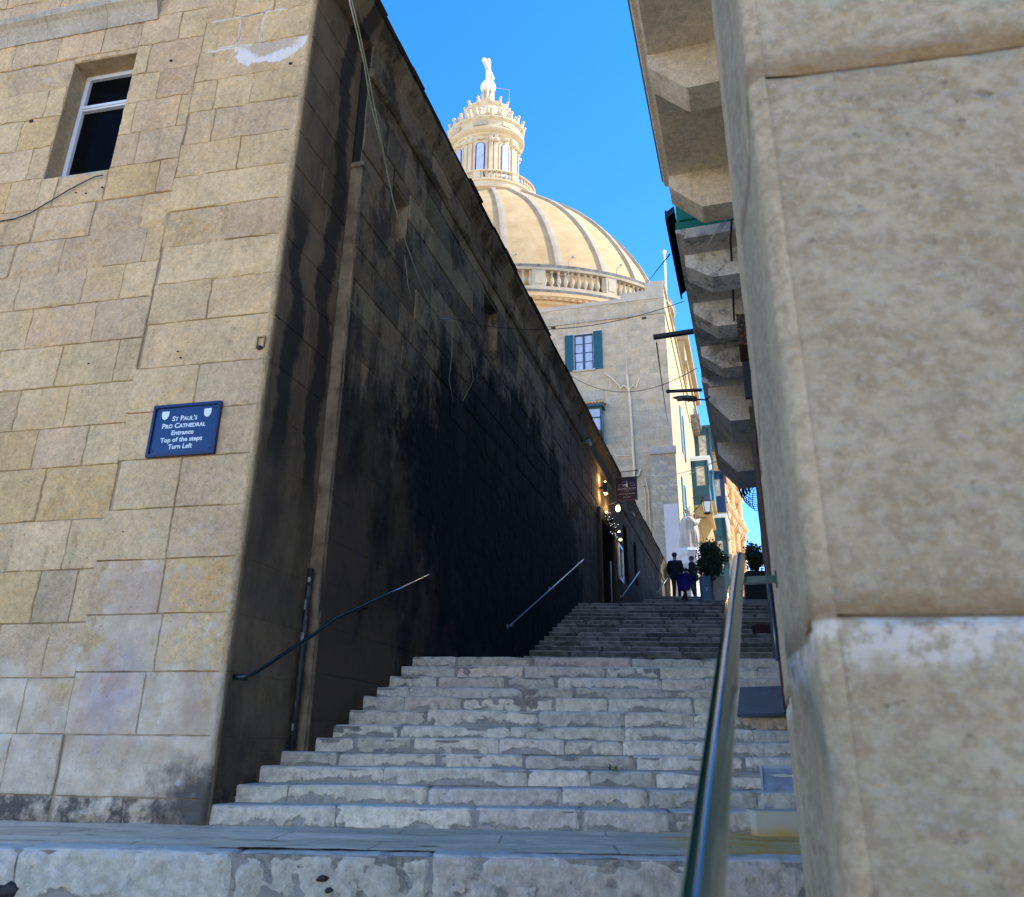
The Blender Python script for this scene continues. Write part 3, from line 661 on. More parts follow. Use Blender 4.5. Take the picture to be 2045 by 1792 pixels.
while x < 31.1:
    w = r3.uniform(.3, .9); mb.profile(FB, [(-.02, 8.223), (.25 + r3.uniform(-.015, .02), 8.223), (.27 + r3.uniform(-.02, .02), 8.25 + r3.uniform(-.01, .012)), (.2, 8.29), (-.02, 8.29)], x + .002, min(x + w, 31.1)); x += w
mb.build('coping', plain('dark_coping', (.035, .027, .02), .95, var=.3), bld)
mb = MB(); P = [FA.pt(0.5, .5, 0), FA.pt(6.2, .5, 0), FA.pt(6.2, 9, 0) , FB.pt(31.1, -7, 0), FB.pt(31.1, -.5, 0)]
P = [FA.pt(.5, .45, 0), FA.pt(6.2, .45, 0), FB.pt(31.1, -6, 0), FB.pt(31.1, -.45, 0)]
mb.prism([p + Vector((0, 0, -.3)) for p in P], (0, 0, 8.4), (1, 1, 1, 1)); mb.build('roof', M['mortar'], bld)
# far end pier with moulded cap
mb = MB(); e0 = 30.0
mb.box(FB, 30.2, 31.25, -.3, .30, ZT3, 7.75, (.36, .30, .2, 1)); mb.build('end_pier', M['cream'], bld)
mb = MB(); mb.profile(FB, [(-.3, 7.75), (.33, 7.75), (.36, 7.85), (.46, 7.98), (.50, 8.02), (.50, 8.12), (-.3, 8.12)], 30.05, 31.4, (.3, .26, .19, 1)); mb.box(FB, 30.4, 31.0, -.1, .3, 8.12, 8.24, (.3, .27, .2, 1)); mb.build('pier_cap', M['cream'], bld)

# ------------------------------------------------------------------ right-hand corner building (close to the camera)
NB = .068                                # its street face, metres right of the camera line
nbld = thing('corner_building', 'huge close blurred limestone corner building filling the right side of the street', 'building', tuple(FE.pt(1.2, NB, -.3)))
FF = Fr(tuple(FE.pt(1.12, NB, 0)), 101)  # its front; outward = +n (towards the camera)
print('FF n test', FF.n)
mb = MB(); zs = [-.32, .09, .65, 1.57, 2.05, 2.7, 3.4, 4.1]
js = [[1.9], [.75], [1.35], [.8], [1.5], [.7], [1.3]]
for i in range(len(zs) - 1):
    a0 = .026
    for b0 in js[i] + [3.4]:
        t = 1 + (hash_((a0, zs[i])) % 17 - 8) * .006
        stone(mb, FF, a0, b0, zs[i], zs[i + 1], 0, 1, (t, t, t * .99, 1), step=.02, relief=.008, gap=.004, edge=.012, rec=.012, off=(.010 if i < 2 else 0), noleft=(a0 < .03)); a0 = b0
mb.box(FF, .03, 8, -.5, -.014, -.32, 18, (.9, .9, .9, 1))
mb.build('front_wall', M['near'], nbld)
mb = MB(); vs = []; cs = []; nz_ = 160
for j in range(nz_ + 1):
    z = -.32 + 4.6 * j / nz_
    for i in range(9):
        th = pi / 2 * i / 8; rr = .03
        p = FE.pt(1.12, NB, 0) + FF.d * (rr - rr * sin(th)) + FE.d * (rr - rr * cos(th))
        w = noise.noise(Vector((i * .3, z * 4, 2))) * .004 + max(0, noise.noise(Vector((2, z * 3, 1)))) * .010 + .008 * max(0, 1 - min(abs(z - q) for q in zs) / .015)
        p = p + (FF.d + FE.d).normalized() * w * sin(2 * th); vs.append((p.x, p.y, z)); cs.append((1.12, 1.1, 1.06, 1))
mb.add(vs, [(j * 9 + i, j * 9 + i + 1, (j + 1) * 9 + i + 1, (j + 1) * 9 + i) for j in range(nz_) for i in range(8)], cs)
mb.build('corner_edge', M['near'], nbld, smooth=True)
mb = MB()
for i in range(len(zs) - 1):
    x = 1.146
    for b0 in ([2.1] if i % 2 else [1.8, 2.7]) + [3.35]:
        stone(mb, FE, x, b0, zs[i], zs[i + 1], NB, -1, (1.1, 1.08, 1.04, 1), step=.05, relief=.003, gap=.003, off=0, noleft=(x < 1.16)); x = b0
mb.box(FE, 1.2, 3.35, NB + .014, NB + .6, -.32, 18, (.9, .9, .9, 1)); mb.box(FE, 1.16, 3.35, NB, NB + .1, 4.1, 18, (1.08, 1.06, 1.02, 1))
mb.build('side_wall', M['near'], nbld)

# row of houses along the right of the steps
row = thing('terraced_house', 'tall shaded house row right of the steps, carrying three stone balconies', 'house', tuple(FE.pt(3.4, .2, -.3)))
mb = MB(); r4 = random.Random(21); z = -.3
hcol = [(.30, .27, .22), (.36, .33, .27), (.27, .25, .21)]
while z < 9:
    h = r4.uniform(.3, .42); x = 3.36
    while x < 16.2:
        w = r4.uniform(.5, 1.0); x1 = min(x + w, 16.2); stone(mb, FE, x, x1, z, z + h, .2, -1, tuple(v * r4.uniform(.75, 1.15) for v in r4.choice(hcol)) + (1,), step=.2, relief=.005, gap=.004, off=r4.uniform(-.004, .006)); x = x1
    z += h
mb.build('wall', M['cream'], row)
mb = MB(); mb.box(FE, 3.352, 16.18, .215, 9, -.3, 18.5, (.3, .27, .22, 1)); mb.build('house_core', M['cream'], row)
# shaded doors, pipes and frames seen at a grazing angle
mb = MB(); mb.box(FE, 6.9, 7.0, .14, .21, .8, 3.4, (.1, .03, .03, 1)); mb.box(FE, 7.9, 8.0, .14, .21, .9, 3.4, (.1, .03, .03, 1)); mb.box(FE, 6.9, 8.0, .14, .21, 3.3, 3.42, (.1, .03, .03, 1)); mb.box(FE, 7.0, 7.9, .18, .21, .8, 3.3)
dr = mb.build('door', plain('maroon_wood', (.09, .018, .02), .6), row)
mb = MB(); mb.box(FE, 10.6, 10.72, .15, .22, 1.4, 5.0, (.15, .14, .12, 1)); mb.build('door_surround', M['cream'], row); mb = MB(); mb.box(FE, 11.7, 11.82, .15, .22, 1.4, 5.0, (.15, .14, .12, 1)); mb.build('door_surround', M['cream'], row)
h2 = thing('terraced_house', 'tall house at the top of the steps, set back beyond the balcony row', 'house', tuple(FE.pt(16.3, 1.5, 1)))
mb = MB(); mb.box(FE, 16.25, 34.5, 1.5, 9, -.3, 17, (.33, .3, .24, 1)); mb.build('wall', M['cream'], h2)
for q in range(4):
    mb = MB(); u_ = 18.5 + q * 4; mb.box(FE, u_, u_ + 1.1, 1.46, 1.52, 8.2, 10.2, (.02, .02, .02, 1)); mb.build('window', M['glass_dark'], h2)

# corbelled balconies: side silhouettes surveyed on planes across the street
def corbel(parent, uf, th, ztop, zl, nmid, nout, zin, mat, col, nw=.2):
    mb = MB(); z2 = zl
    poly = [(nout, ztop), (nout, zin), (nmid, z2 + .012), (nmid + .02, z2), (nw, z2), (nw, ztop)]
    mb.prism([FE.pt(uf, n_, z_) for n_, z_ in poly], FE.d * th, col)
    # worn lip line along the lower edge
    return mb.build('corbel', mat, parent)
CONC = (.66, .55, .40, 1); WHI = (.80, .75, .66, 1); GRY = (.56, .52, .45, 1)
ZS = 5.5
def at_n(fr, P): return (P - fr.P).dot(fr.n)
b1 = thing('stone_balcony', 'beige painted stone balcony nearest the camera, with plain faceted corbels', 'balcony', tuple(FE.pt(4, .2, ZS)), 'corbelled balconies over the steps')
mb = MB(); mb.profile(FE, [(-.405, ZS), (-.405, ZS + .03), (-.43, ZS + .045), (-.43, ZS + .065), (-.465, ZS + .075), (-.478, ZS + .10), (-.478, ZS + .15), (.2, ZS + .15), (.2, ZS)], 2.2, 6.38, CONC)
mb.build('slab', M['concrete'], b1)
mb = MB(); mb.profile(FE, [(-.47, ZS + .15), (-.495, ZS + .155), (-.495, ZS + .18), (-.3, ZS + .18), (-.3, ZS + .15)], 2.2, 6.40, (.2, .17, .14, 1)); mb.build('slab_edging', plain('rusty_edging', (.10, .075, .055), .9, var=.3), b1)
mb = MB(); 
for q in range(46):
    u_ = 2.3 + q * .09; mb.tube([FE.pt(u_, -.42, ZS + .18), FE.pt(u_, -.42, ZS + 1.15)], .008, 5)
mb.tube([FE.pt(2.25, -.42, ZS + 1.15), FE.pt(6.36, -.42, ZS + 1.15)], .018, 6); mb.build('railing', M['black'], b1)
for uf in (3.27, 4.72, 6.15): corbel(b1, uf, .25, ZS + .002, 5.10, -.15, -.415, 5.38, M['concrete'], CONC)
b2 = thing('enclosed_balcony', 'green timber enclosed balcony on grey flaking stone corbels, middle of the row', 'balcony', tuple(FE.pt(8.5, .2, ZS)), 'corbelled balconies over the steps')
Z2 = 5.40
mb = MB(); mb.profile(FE, [(-.36, Z2), (-.36, Z2 + .04), (-.385, Z2 + .05), (-.40, Z2 + .07), (-.44, Z2 + .08), (-.445, Z2 + .12), (.2, Z2 + .12), (.2, Z2)], 7.02, 10.5, GRY); mb.build('slab', M['weathered'], b2)
for uf in (7.32, 8.32, 9.42): corbel(b2, uf, .30, Z2 + .002, 5.06 + (.03 if uf == 7.32 else 0), -.15, -.385, 5.27, M['weathered'], WHI)
GRN = plain('green_paint', (.004, .15, .08), .45, sc=6)
mb = MB(); mb.box(FE, 7.04, 10.46, -.44, .19, Z2 + .12, Z2 + .22); mb.box(FE, 7.055, 10.44, -.425, .18, Z2 + .22, Z2 + 2.6)
bx = mb.build('timber_box', GRN, b2); _WL[bx.name] = parent_world(b2)
mb = MB()
for (a_, b_, c_, d_) in ((-.40, -.30, .24, .95), (.13, .18, .24, .95), (-.30, .13, .24, .34), (-.30, .13, .85, .95)): mb.box(FE, 7.035, 7.06, a_, b_, Z2 + c_, Z2 + d_)
mb.box(FE, 7.045, 7.06, -.24, .07, Z2 + .40, Z2 + .79); mb.box(FE, 7.03, 10.47, -.455, .19, Z2 + .95, Z2 + 1.02)
mb.build('panelling', GRN, bx)
mb = MB(); mb.box(FE, 7.0, 10.5, -.52, .19, Z2 + 2.6, Z2 + 2.68); mb.build('balcony_roof', GRN, b2)
mb = MB()
ur0, ur1 = 7.12, 8.75
for q in range(13):
    u_ = ur0 + q * .127; mb.hexa([FE.pt(u_, -.445, Z2 + .42), FE.pt(u_ + .03, -.445, Z2 + .42), FE.pt(u_ + .03, -.53, Z2 + .36), FE.pt(u_, -.53, Z2 + .36), FE.pt(u_, -.445, Z2 + .50), FE.pt(u_ + .03, -.445, Z2 + .50), FE.pt(u_ + .03, -.53, Z2 + .44), FE.pt(u_, -.53, Z2 + .44)])
mb.hexa([FE.pt(ur0, -.445, Z2 + .47), FE.pt(ur1, -.445, Z2 + .47), FE.pt(ur1, -.535, Z2 + .40), FE.pt(ur0, -.535, Z2 + .40), FE.pt(ur0, -.445, Z2 + .49), FE.pt(ur1, -.445, Z2 + .49), FE.pt(ur1, -.535, Z2 + .42), FE.pt(ur0, -.535, Z2 + .42)])
mb.box(FE, ur0, ur1, -.545, -.525, Z2 + .34, Z2 + .46); mb.build('louvred_flap', M['black'], b2)
b3 = thing('enclosed_balcony', 'dark maroon enclosed balcony on clean white corbels, farthest of the row', 'balcony', tuple(FE.pt(12.5, .2, ZS)), 'corbelled balconies over the steps')
mb = MB(); mb.profile(FE, [(-.36, Z2), (-.36, Z2 + .03), (-.38, Z2 + .05), (-.43, Z2 + .07), (-.46, Z2 + .10), (-.46, Z2 + .16), (.2, Z2 + .16), (.2, Z2)], 10.66, 14.6, WHI); mb.build('slab', M['concrete'], b3)
for uf in (10.72, 12.95): corbel(b3, uf, .9 if uf < 11 else .95, Z2 + .002, 4.86, -.12, -.385, 5.20, M['concrete'], WHI)
MAR = plain('maroon_paint', (.07, .012, .018), .5, sc=6)
mb = MB(); mb.box(FE, 10.72, 14.5, -.45, .19, Z2 + .16, Z2 + 2.6); mb.box(FE, 10.70, 10.74, -.46, .2, Z2 + .16, Z2 + .24); mb.box(FE, 10.695, 10.73, -.34, .1, Z2 + .34, Z2 + .8); bx = mb.build('timber_box', MAR, b3)
# iron belly railing hanging past the last balcony
ib = thing('iron_balcony', 'black wrought iron balcony with bellied bars against the sky', 'balcony', tuple(FE.pt(15.2, .2, 4.9)))
mb = MB(); zt_, zb_ = 5.60, 5.20
for q in range(10):
    t = q / 9; z_ = zb_ + .02 + (zt_ - zb_ - .04) * t; bulge = .06 + .22 * sin(pi * min(1, (1 - t) * .85 + .1))
    pts = [FE.pt(15.1 + .75 * (1 - cos(a_ * pi / 16)) , .2 - bulge * sin(a_ * pi / 16) ** .7, z_ - .05 * sin(a_ * pi / 16)) for a_ in range(17)]
    mb.tube(pts, .008, 5)
for q in range(3):
    u_ = 15.25 + q * .5; pts = []
    for s_ in range(9):
        t = s_ / 8; z_ = zb_ + (zt_ - zb_) * t; b_ = (.06 + .22 * sin(pi * min(1, (1 - t) * .85 + .1))) * sin(pi * min(.98, max(.02, (u_ - 15.1) / 1.5))) ** .7; pts.append(FE.pt(u_, .2 - b_, z_))
    mb.tube(pts, .006, 5)
mb.build('bars', M['black'], ib)
mb = MB(); 
for q in range(4):
    a_ = FE.pt(15.2 + q * .1, -.02 - .05 * q, 5.5); mb.tube([a_ + Vector((0, 0, .03 * sin(s_ * 1.1))) + FE.n * (.02 * s_) + Vector((0, 0, -.06 * s_)) for s_ in range(6)], .02, 6)
mb.box(FE, 15.1, 15.9, -.05, .2, 5.61, 5.9); mb.build('scrollwork', M['black'], ib)

# wires, lamp, projecting beams on the balconies
def thin(name, label, pts, r, mat, cat='cable', group=None):
    mb = MB(); mb.tube(pts, r, 6); o = mb.build(name, mat, smooth=True, loc=pts[0]); return tag(o, label, cat, group)
def nrm_pt(fr, x, y, n_):
    u, z = fr.onN(x, y, n_); return fr.pt(u, n_, z)
def sagline(a, b, sag, k=14):
    a = Vector(a); b = Vector(b); return [a.lerp(b, i / k) - Vector((0, 0, sag * 4 * (i / k) * (1 - i / k))) for i in range(k + 1)]
def beam(name, label, pa, pb, d, w, h, mat, cat='beam'):
    """square bar between two pixels, both taken at street distance d"""
    def q(x, y):
        n_, z_ = FE.onU(x, y, d); return FE.pt(d, n_, z_)
    A, B = q(*pa), q(*pb); mb = MB(); v = (B - A).normalized(); up = Vector((0, 0, 1)); s_ = v.cross(up).normalized(); up = s_.cross(v)
    mb.hexa([A - s_ * w - up * h, B - s_ * w - up * h, B + s_ * w - up * h, A + s_ * w - up * h, A - s_ * w + up * h, B - s_ * w + up * h, B + s_ * w + up * h, A + s_ * w + up * h])
    r_ = Vector((0, 0, 0)); return A, B, mb
A, B, mb = beam('', '', (1305, 674), (1385, 662), 8.6, .03, .022, None)
mb.tube([A, A.lerp(B, .35)], .034, 8)
o = mb.build('awning_bar', M['black'], loc=B); tag(o, 'thick black bar jutting left from the green balcony slab', 'bar')
A, B, mb = beam('', '', (1334, 782), (1402, 779), 10.3, .022, .016, None); mb.ball(A, .03, 8, 6)
o = mb.build('awning_bar', M['black'], loc=B); tag(o, 'thin black bar with round tip above the street lamp', 'bar')
# cobra-head lamp
lampt = thing('street_lamp', 'grey cobra-head street lamp on short arm under thin bar', 'street lamp', tuple(FE.pt(10.45, -.37, 5.3)))
def qd(x, y, d):
    n_, z_ = FE.onU(x, y, d); return FE.pt(d, n_, z_)
L0, L1 = qd(1342, 795, 10.4), qd(1392, 798, 10.4)
ax = (L1 - L0); Ln = ax.length; ax.normalize(); mb = MB(); vs = []; pr = [(0, .0, 0), (.08, .018, .012), (.3, .042, .028), (.6, .055, .036), (.85, .05, .036), (1, .03, .03)]
up = Vector((0, 0, 1)); sd_ = ax.cross(up).normalized(); seg = 12
for (t, w, h) in pr:
    c = L0 + ax * Ln * t
    for k_ in range(seg): th = 2 * pi * k_ / seg; vs.append(c + sd_ * w * 1.25 * cos(th) + up * h * (1.35 if sin(th) > 0 else .75) * sin(th))
mb.add(vs, [(i * seg + k_, i * seg + (k_ + 1) % seg, (i + 1) * seg + (k_ + 1) % seg, (i + 1) * seg + k_) for i in range(len(pr) - 1) for k_ in range(seg)] + [tuple(range(len(vs) - seg, len(vs)))])
mb.build('lamp_head', plain('grey_lamp', (.11, .11, .12), .4), lampt, smooth=True)
mb = MB(); mb.box(Fr(tuple(L0 + ax * Ln * .2), degrees(atan2(ax.x, ax.y))), 0, Ln * .6, -.04, .04, -.034, -.022); mb.build('lens', plain('lamp_lens', (.30, .32, .35), .2), lampt)
mb = MB(); mb.tube([L1, qd(1410, 799, 10.5), qd(1418, 792, 10.6)], .012, 8); mb.build('arm', M['black'], lampt)

# ------------------------------------------------------------------ handrails
P0 = EYE + ray(1400, 1815) * .70; P1 = EYE + ray(1476, 1114) * 2.6; v = (P1 - P0).normalized()
hr = thing('handrail', 'shiny dark green steel handrail running up beside the camera', 'handrail', tuple(P0))
mb = MB(); cap = [P0 - v * .25 + v * ((P1 - P0).length + .25) * (i / 30) for i in range(31)]
mb.tube(cap + [P1 + v * .008, P1 + v * .014], [.0198] * 31 + [.0165, .009], 40); mb.build('rail', M['rail'], hr, smooth=True)
mb = MB(); Bc = EYE + ray(1484, 1160) * 2.5; na = FE.n
mb2 = MB()
wallp = FE.pt((Bc - FE.P).dot(FE.d), NB, 0)
def bar(mb, A, B, w, h):
    v_ = (B - A).normalized(); s_ = v_.cross(Vector((0, 0, 1))).normalized(); u_ = s_.cross(v_)
    mb.hexa([A - s_ * w - u_ * h, B - s_ * w - u_ * h, B + s_ * w - u_ * h, A + s_ * w - u_ * h, A - s_ * w + u_ * h, B - s_ * w + u_ * h, B + s_ * w + u_ * h, A + s_ * w + u_ * h])
Wp = Vector((wallp.x, wallp.y, Bc.z)); bar(mb, Bc - FE.n * .004, Wp + FE.n * .02, .014, .010); mb.build('bracket', M['green_gloss'], hr)
mb = MB(); bar(mb, Wp - FE.n * .006 + Vector((0, 0, 0)), Wp + FE.n * .004, .028, .022); mb.build('wall_plate', M['green_gloss'], hr)
def wall_rail(label, pts, r, mat, brs, fr, nw, elbow=True):
    t = thing('handrail', label, 'handrail', tuple(pts[0]), 'handrails fixed to the walls of the steps')
    mb = MB(); mb.tube(pts, r, 10); mb.ball(pts[-1], r * 1.05, 10, 6); mb.build('rail', mat, t, smooth=True)
    for P in brs:
        mb = MB(); n_ = (P - fr.P).dot(fr.n); W_ = P - fr.n * (n_ - nw); mb.tube([P - Vector((0, 0, r)), P - Vector((0, 0, .05)), W_ - Vector((0, 0, .05))], .009, 6); mb.tube([W_ - Vector((0, 0, .05)), W_ - Vector((0, 0, .05)) + fr.n * .012 * (1 if nw < n_ else -1)], .035, 10); mb.build('bracket', mat, t)
    return t
GB = plain('black_green_enamel', (.006, .012, .014), .18, spec=.7, bump=0)
ST = plain('brushed_steel', (.42, .43, .46), .32, .9)
p = lambda x, y, n_=.21: nrm_pt(FB, x, y, n_)
pa, pb, pc, pd, pe = p(482, 1352, .10), p(503, 1349, .13), p(635, 1262), p(668, 1237), p(855, 1148)
wall_rail('black bent handrail along the lower left wall', [nrm_pt(FB, 468, 1351, .02), pa, pb, pb.lerp(pc, .5), pc, pd, pd.lerp(pe, .5), pe], .017, GB, [pd.lerp(pe, .3), pd.lerp(pe, .97)], FB, .12)
mb = MB(); q_ = nrm_pt(FB, 470, 1353, .02); mb.tube([q_ - FB.n * .015, q_ + FB.n * .09 + FB.d * .03], .021, 10); o = mb.build('rail_foot', M['green_gloss'], loc=q_); tag(o, 'green wall fixing where the lower left handrail begins', 'fixing')
qa, qb = p(1018, 1250), p(1165, 1118); wall_rail('thin pale handrail halfway up the dark left wall', [qa, qb], .012, ST, [qa.lerp(qb, .03), qa.lerp(qb, .5), qa.lerp(qb, .97)], FB, .12)
qa, qb = p(1243, 1191), p(1277, 1142); wall_rail('steel handrail on left wall beyond the lit doorway', [qa, qb], .019, ST, [qa.lerp(qb, .05), qa.lerp(qb, .95)], FB, .12)
qa, qb = p(1315, 1182), p(1337, 1148); wall_rail('short handrail at the far end of the left wall', [qa, qb, nrm_pt(FB, 1343, 1135, .21)], .02, ST, [qa.lerp(qb, .05)], FB, .12)
qa = p(1222, 1203, .5); qb = qa + Vector((0, 0, .95)); mb = MB(); mb.tube([qa, qb], .022, 10); mb.ball(qb, .024, 10, 6); o = mb.build('post', ST, loc=qa, smooth=True); tag(o, 'slim steel post standing before the lit doorway', 'post')
qa, qb = nrm_pt(FE, 1553, 1318, .125), nrm_pt(FE, 1536, 1165, .125); wall_rail('blue grey handrail on right wall past the green bracket', [qa, qb], .02, plain('blue_grey_rail', (.10, .13, .17), .25, .5), [qa.lerp(qb, .3), qa.lerp(qb, .8)], FE, .2)
# drain pipe covered in stickers
dp = thing('drainpipe', 'grey drainpipe with old stickers in the left wall recess', 'drainpipe', tuple(FB.pt(.93, .05, .35)))
mb = MB(); mb.tube([FB.pt(.93, .05, z_) for z_ in (.35, 1.0, 1.5, 1.92)], .027, 14); mb.build('pipe', plain('grey_pipe', (.02, .02, .022), .6, var=.3), dp, smooth=True)
r5 = random.Random(4); stk = [plain('sticker_' + n_, c_, .6, sc=60, var=.6) for n_, c_ in (('pale', (.30, .30, .31)), ('dark', (.05, .05, .06)), ('cream', (.26, .25, .2)))]
for z_ in (.62, .80, 1.30, 1.39, 1.48, 1.57, 1.68, 1.80):
    mb = MB(); h = r5.uniform(.04, .09); w = r5.uniform(.5, 1.2); a0 = r5.uniform(-2.6, -1.6); vs = []
    c = FB.pt(.93, .05, 0)
    for q in range(7):
        th = a0 + w * q / 6; vs += [(c.x + .0285 * cos(th), c.y + .0285 * sin(th), z_), (c.x + .0285 * cos(th), c.y + .0285 * sin(th), z_ + h)]
    mb.add(vs, [(2 * q, 2 * q + 2, 2 * q + 3, 2 * q + 1) for q in range(6)]); mb.build('sticker', r5.choice(stk), dp)

# ------------------------------------------------------------------ building at the head of the steps
K = Vector((7.863, 36.155, 0))
FK = Fr(tuple(K), -75); FS = Fr(tuple(K), 16.8)          # front: outward -n ; street side: outward +n
ZG = ZT4
cb = thing('apartment_building', 'tall pale stone house behind the statue with sunlit yellow street side', 'building', (K.x, K.y, ZG))
mb = MB(); r6 = random.Random(31); z = ZG - .3
WK = (3.80, 4.80, 19.15, 21.25)
rects = []
while z < 22.9:
    h = r6.uniform(.26, .31) * 1.15; h = min(h, 22.9 - z); x = .0
    while x < 12:
        w = r6.uniform(.35, .8); rects.append((x, x + w, z, z + h)); x += w
    z += h
rects = rect_sub(rects, WK)
kc = [(.55, .435, .285), (.53, .43, .29), (.57, .45, .30), (.52, .425, .30), (.55, .43, .28)]
for (a, b, c, d) in rects:
    if b - a < .06 or d - c < .06: continue
    t = r6.uniform(.9, 1.05); stone(mb, FK, a, b, c, d, 0, -1, tuple(v * t for v in r6.choice(kc)) + (1,), step=.4, relief=.004, gap=.003, edge=.01, rec=.004, off=r6.uniform(-.002, .002))
mb.build('front_wall', M['cream'], cb)
mb = MB(); backing(mb, FK, .02, 12, ZG - .3, 22.9, .01, .4, [WK], (.3, .26, .2, 1)); mb.box(FK, 0, 12, .4, 3, ZG - .3, 22.9, (.3, .26, .2, 1)); mb.build('wall_core', M['cream'], cb)
PL = plain('pale_parapet_render', (.50, .42, .31), .95, sc=1.2, var=.16, bump=.3)
mb = MB(); mb.box(FK, -.02, .95, -.03, .4, 22.9, 23.95); mb.box(FK, .95, 2.25, -.03, .4, 22.9, 23.42); mb.box(FK, 2.25, 12, -.03, .4, 22.9, 23.12); mb.build('parapet', PL, cb)
mb = MB(); mb.box(FK, -.03, 12, -.07, 0.0, 21.95, 22.05, (.44, .39, .3, 1)); mb.build('band_course', M['cream'], cb)
# street side: sunlit plaster
YW = plain('yellow_plaster', (.42, .33, .165), .9, sc=1.0, var=.08, bump=.15)
mb = MB(); mb.box(FS, .02, 15.5, -.4, 0, ZG - .3, 23.6); mb.box(FS, -.0, 15.5, -.2, .10, 23.6, 23.75); mb.box(FS, .0, 15.5, -.1, .06, 22.0, 22.15); mb.build('side_wall', YW, cb)
TEAL = plain('teal_shutters', (.012, .10, .14), .5, sc=8); TEALD = plain('teal_timber', (.018, .085, .10), .5, sc=8)
WG = plain('bright_window_glass', (.45, .50, .60), .15, sc=3, var=.15)
def shutter(parent, fr, u0, u1, n_, out, z0, z1, mat):
    mb = MB(); e = .05; q = lambda a, b, c, d, x0, x1: mb.box(fr, a, b, min(n_ + out * x0, n_ + out * x1), max(n_ + out * x0, n_ + out * x1), c, d)
    q(u0, u0 + e, z0, z1, 0, .05); q(u1 - e, u1, z0, z1, 0, .05); q(u0 + e, u1 - e, z0, z0 + e, 0, .05); q(u0 + e, u1 - e, z1 - e, z1, 0, .05); zm = (z0 + z1) / 2; q(u0 + e, u1 - e, zm - .03, zm + .03, 0, .05)
    n_s = 26
    for i in range(n_s):
        za = z0 + e + (z1 - z0 - 2 * e) * i / n_s; q(u0 + e, u1 - e, za, za + (z1 - z0) / n_s * .6, .01, .035)
    q(u0 + e, u1 - e, z0 + e, z1 - e, .0, .012)
    return mb.build('shutter', mat, parent)
a, b, c, d = WK
mb = MB(); nn = .08
for (x0, x1, y0, y1) in ((a, a + .06, c, d), (b - .06, b, c, d), (a + .06, b - .06, c, c + .06), (a + .06, b - .06, d - .06, d)): mb.box(FK, x0, x1, nn - .03, nn + .05, y0, y1)
mid = (a + b) / 2; mb.box(FK, mid - .055, mid + .055, nn - .035, nn + .05, c + .06, d - .06)
for i in (1, 2, 3): zz = c + (d - c) * i / 4; mb.box(FK, a + .06, mid - .055, nn - .01, nn + .03, zz - .02, zz + .02); mb.box(FK, mid + .055, b - .06, nn - .01, nn + .03, zz - .02, zz + .02)
wf = mb.build('window', plain('navy_frame', (.015, .06, .13), .5), cb); _WL[wf.name] = parent_world(cb)
mb = MB(); mb.box(FK, a + .03, b - .03, nn + .012, nn + .02, c, d); mb.build('pane', WG, wf)
mb = MB(); mb.box(FK, a - .06, b + .06, -.03, .0, d, d + .07, (.55, .5, .42, 1)); mb.box(FK, b, b + .05, -.03, 0, c, d, (.55, .5, .42, 1)); mb.box(FK, a - .1, b + .1, -.08, 0, c - .08, c, (.5, .44, .35, 1)); mb.build('window_surround', M['cream'], cb)
shutter(cb, FK, a - .50, a - .03, -.01, -1, c - .02, d + .1, TEAL); shutter(cb, FK, b + .03, b + .50, -.01, -1, c - .02, d + .02, TEAL)
for (x, zv) in ((.95, 21.74), (5.8, 21.8)): mb = MB(); mb.box(FK, x, x + .24, -.012, .0, zv, zv + .13); mb.build('air_vent', M['void'], cb)
# side windows with pale teal shutters, seen at a slant
for (u_, z0, z1) in ((6.5, 16.5, 19.3), (4.2, 11.6, 14.2), (8.5, 11.2, 13.8)):
    mb = MB(); mb.box(FS, u_, u_ + 1.1, .0, .03, z0, z1); w_ = mb.build('window', WG, cb); shutter(cb, FS, u_ - .55, u_, .02, 1, z0, z1, plain('pale_teal_shutter', (.16, .36, .36), .5)); shutter(cb, FS, u_ + 1.1, u_ + 1.65, .02, 1, z0, z1, TEAL)
# small covered bay window with tiled roof
bay = (3.38, 4.9, 14.9, 16.75)
mb = MB(); a, b, c, d = bay; BP = .55
for (x0, x1) in ((a, a + .08), (a + .72, a + .78), (b - .08, b)): mb.box(FK, x0, x1, -BP, -BP + .08, c, d)
mb.box(FK, a, b, -BP, -BP + .07, c, c + .6); mb.box(FK, a, b, -BP - .01, -BP + .08, d - .1, d); mb.box(FK, a, a + .07, -BP, 0, c, c + .6); mb.box(FK, a, a + .07, -.08, 0, c, d); mb.box(FK, a, b, -BP, -BP + .05, c + 1.25, c + 1.31); mb.box(FK, b - .07, b, -BP, 0, c, d); mb.box(FK, a - .12, b + .12, -BP - .14, 0, d, d + .12); mb.box(FK, a, b, -BP, 0, c - .08, c)
by = mb.build('bay_window', plain('dark_teal_frame', (.012, .07, .075), .5), cb); _WL[by.name] = parent_world(cb)
mb = MB(); mb.box(FK, a + .05, b - .05, -BP + .03, -BP + .04, c + .5, d); mb.box(FK, a + .02, a + .03, -BP + .05, 0, c + .5, d); mb.build('pane', WG, by)
mb = MB(); 
for i in range(12):
    u_ = a - .12 + i * .155; mb.tube([FK.pt(u_, -BP - .16, d + .14), FK.pt(u_, 0, d + .36)], .065, 8)
mb.build('tiled_roof', plain('clay_tiles', (.20, .09, .05), .9, var=.4), by)
mb = MB(); mb.box(FK, 3.3, 5.0, -.03, 0, 17.35, 17.9, (.46, .40, .3, 1)); mb.build('panel', M['cream'], cb)
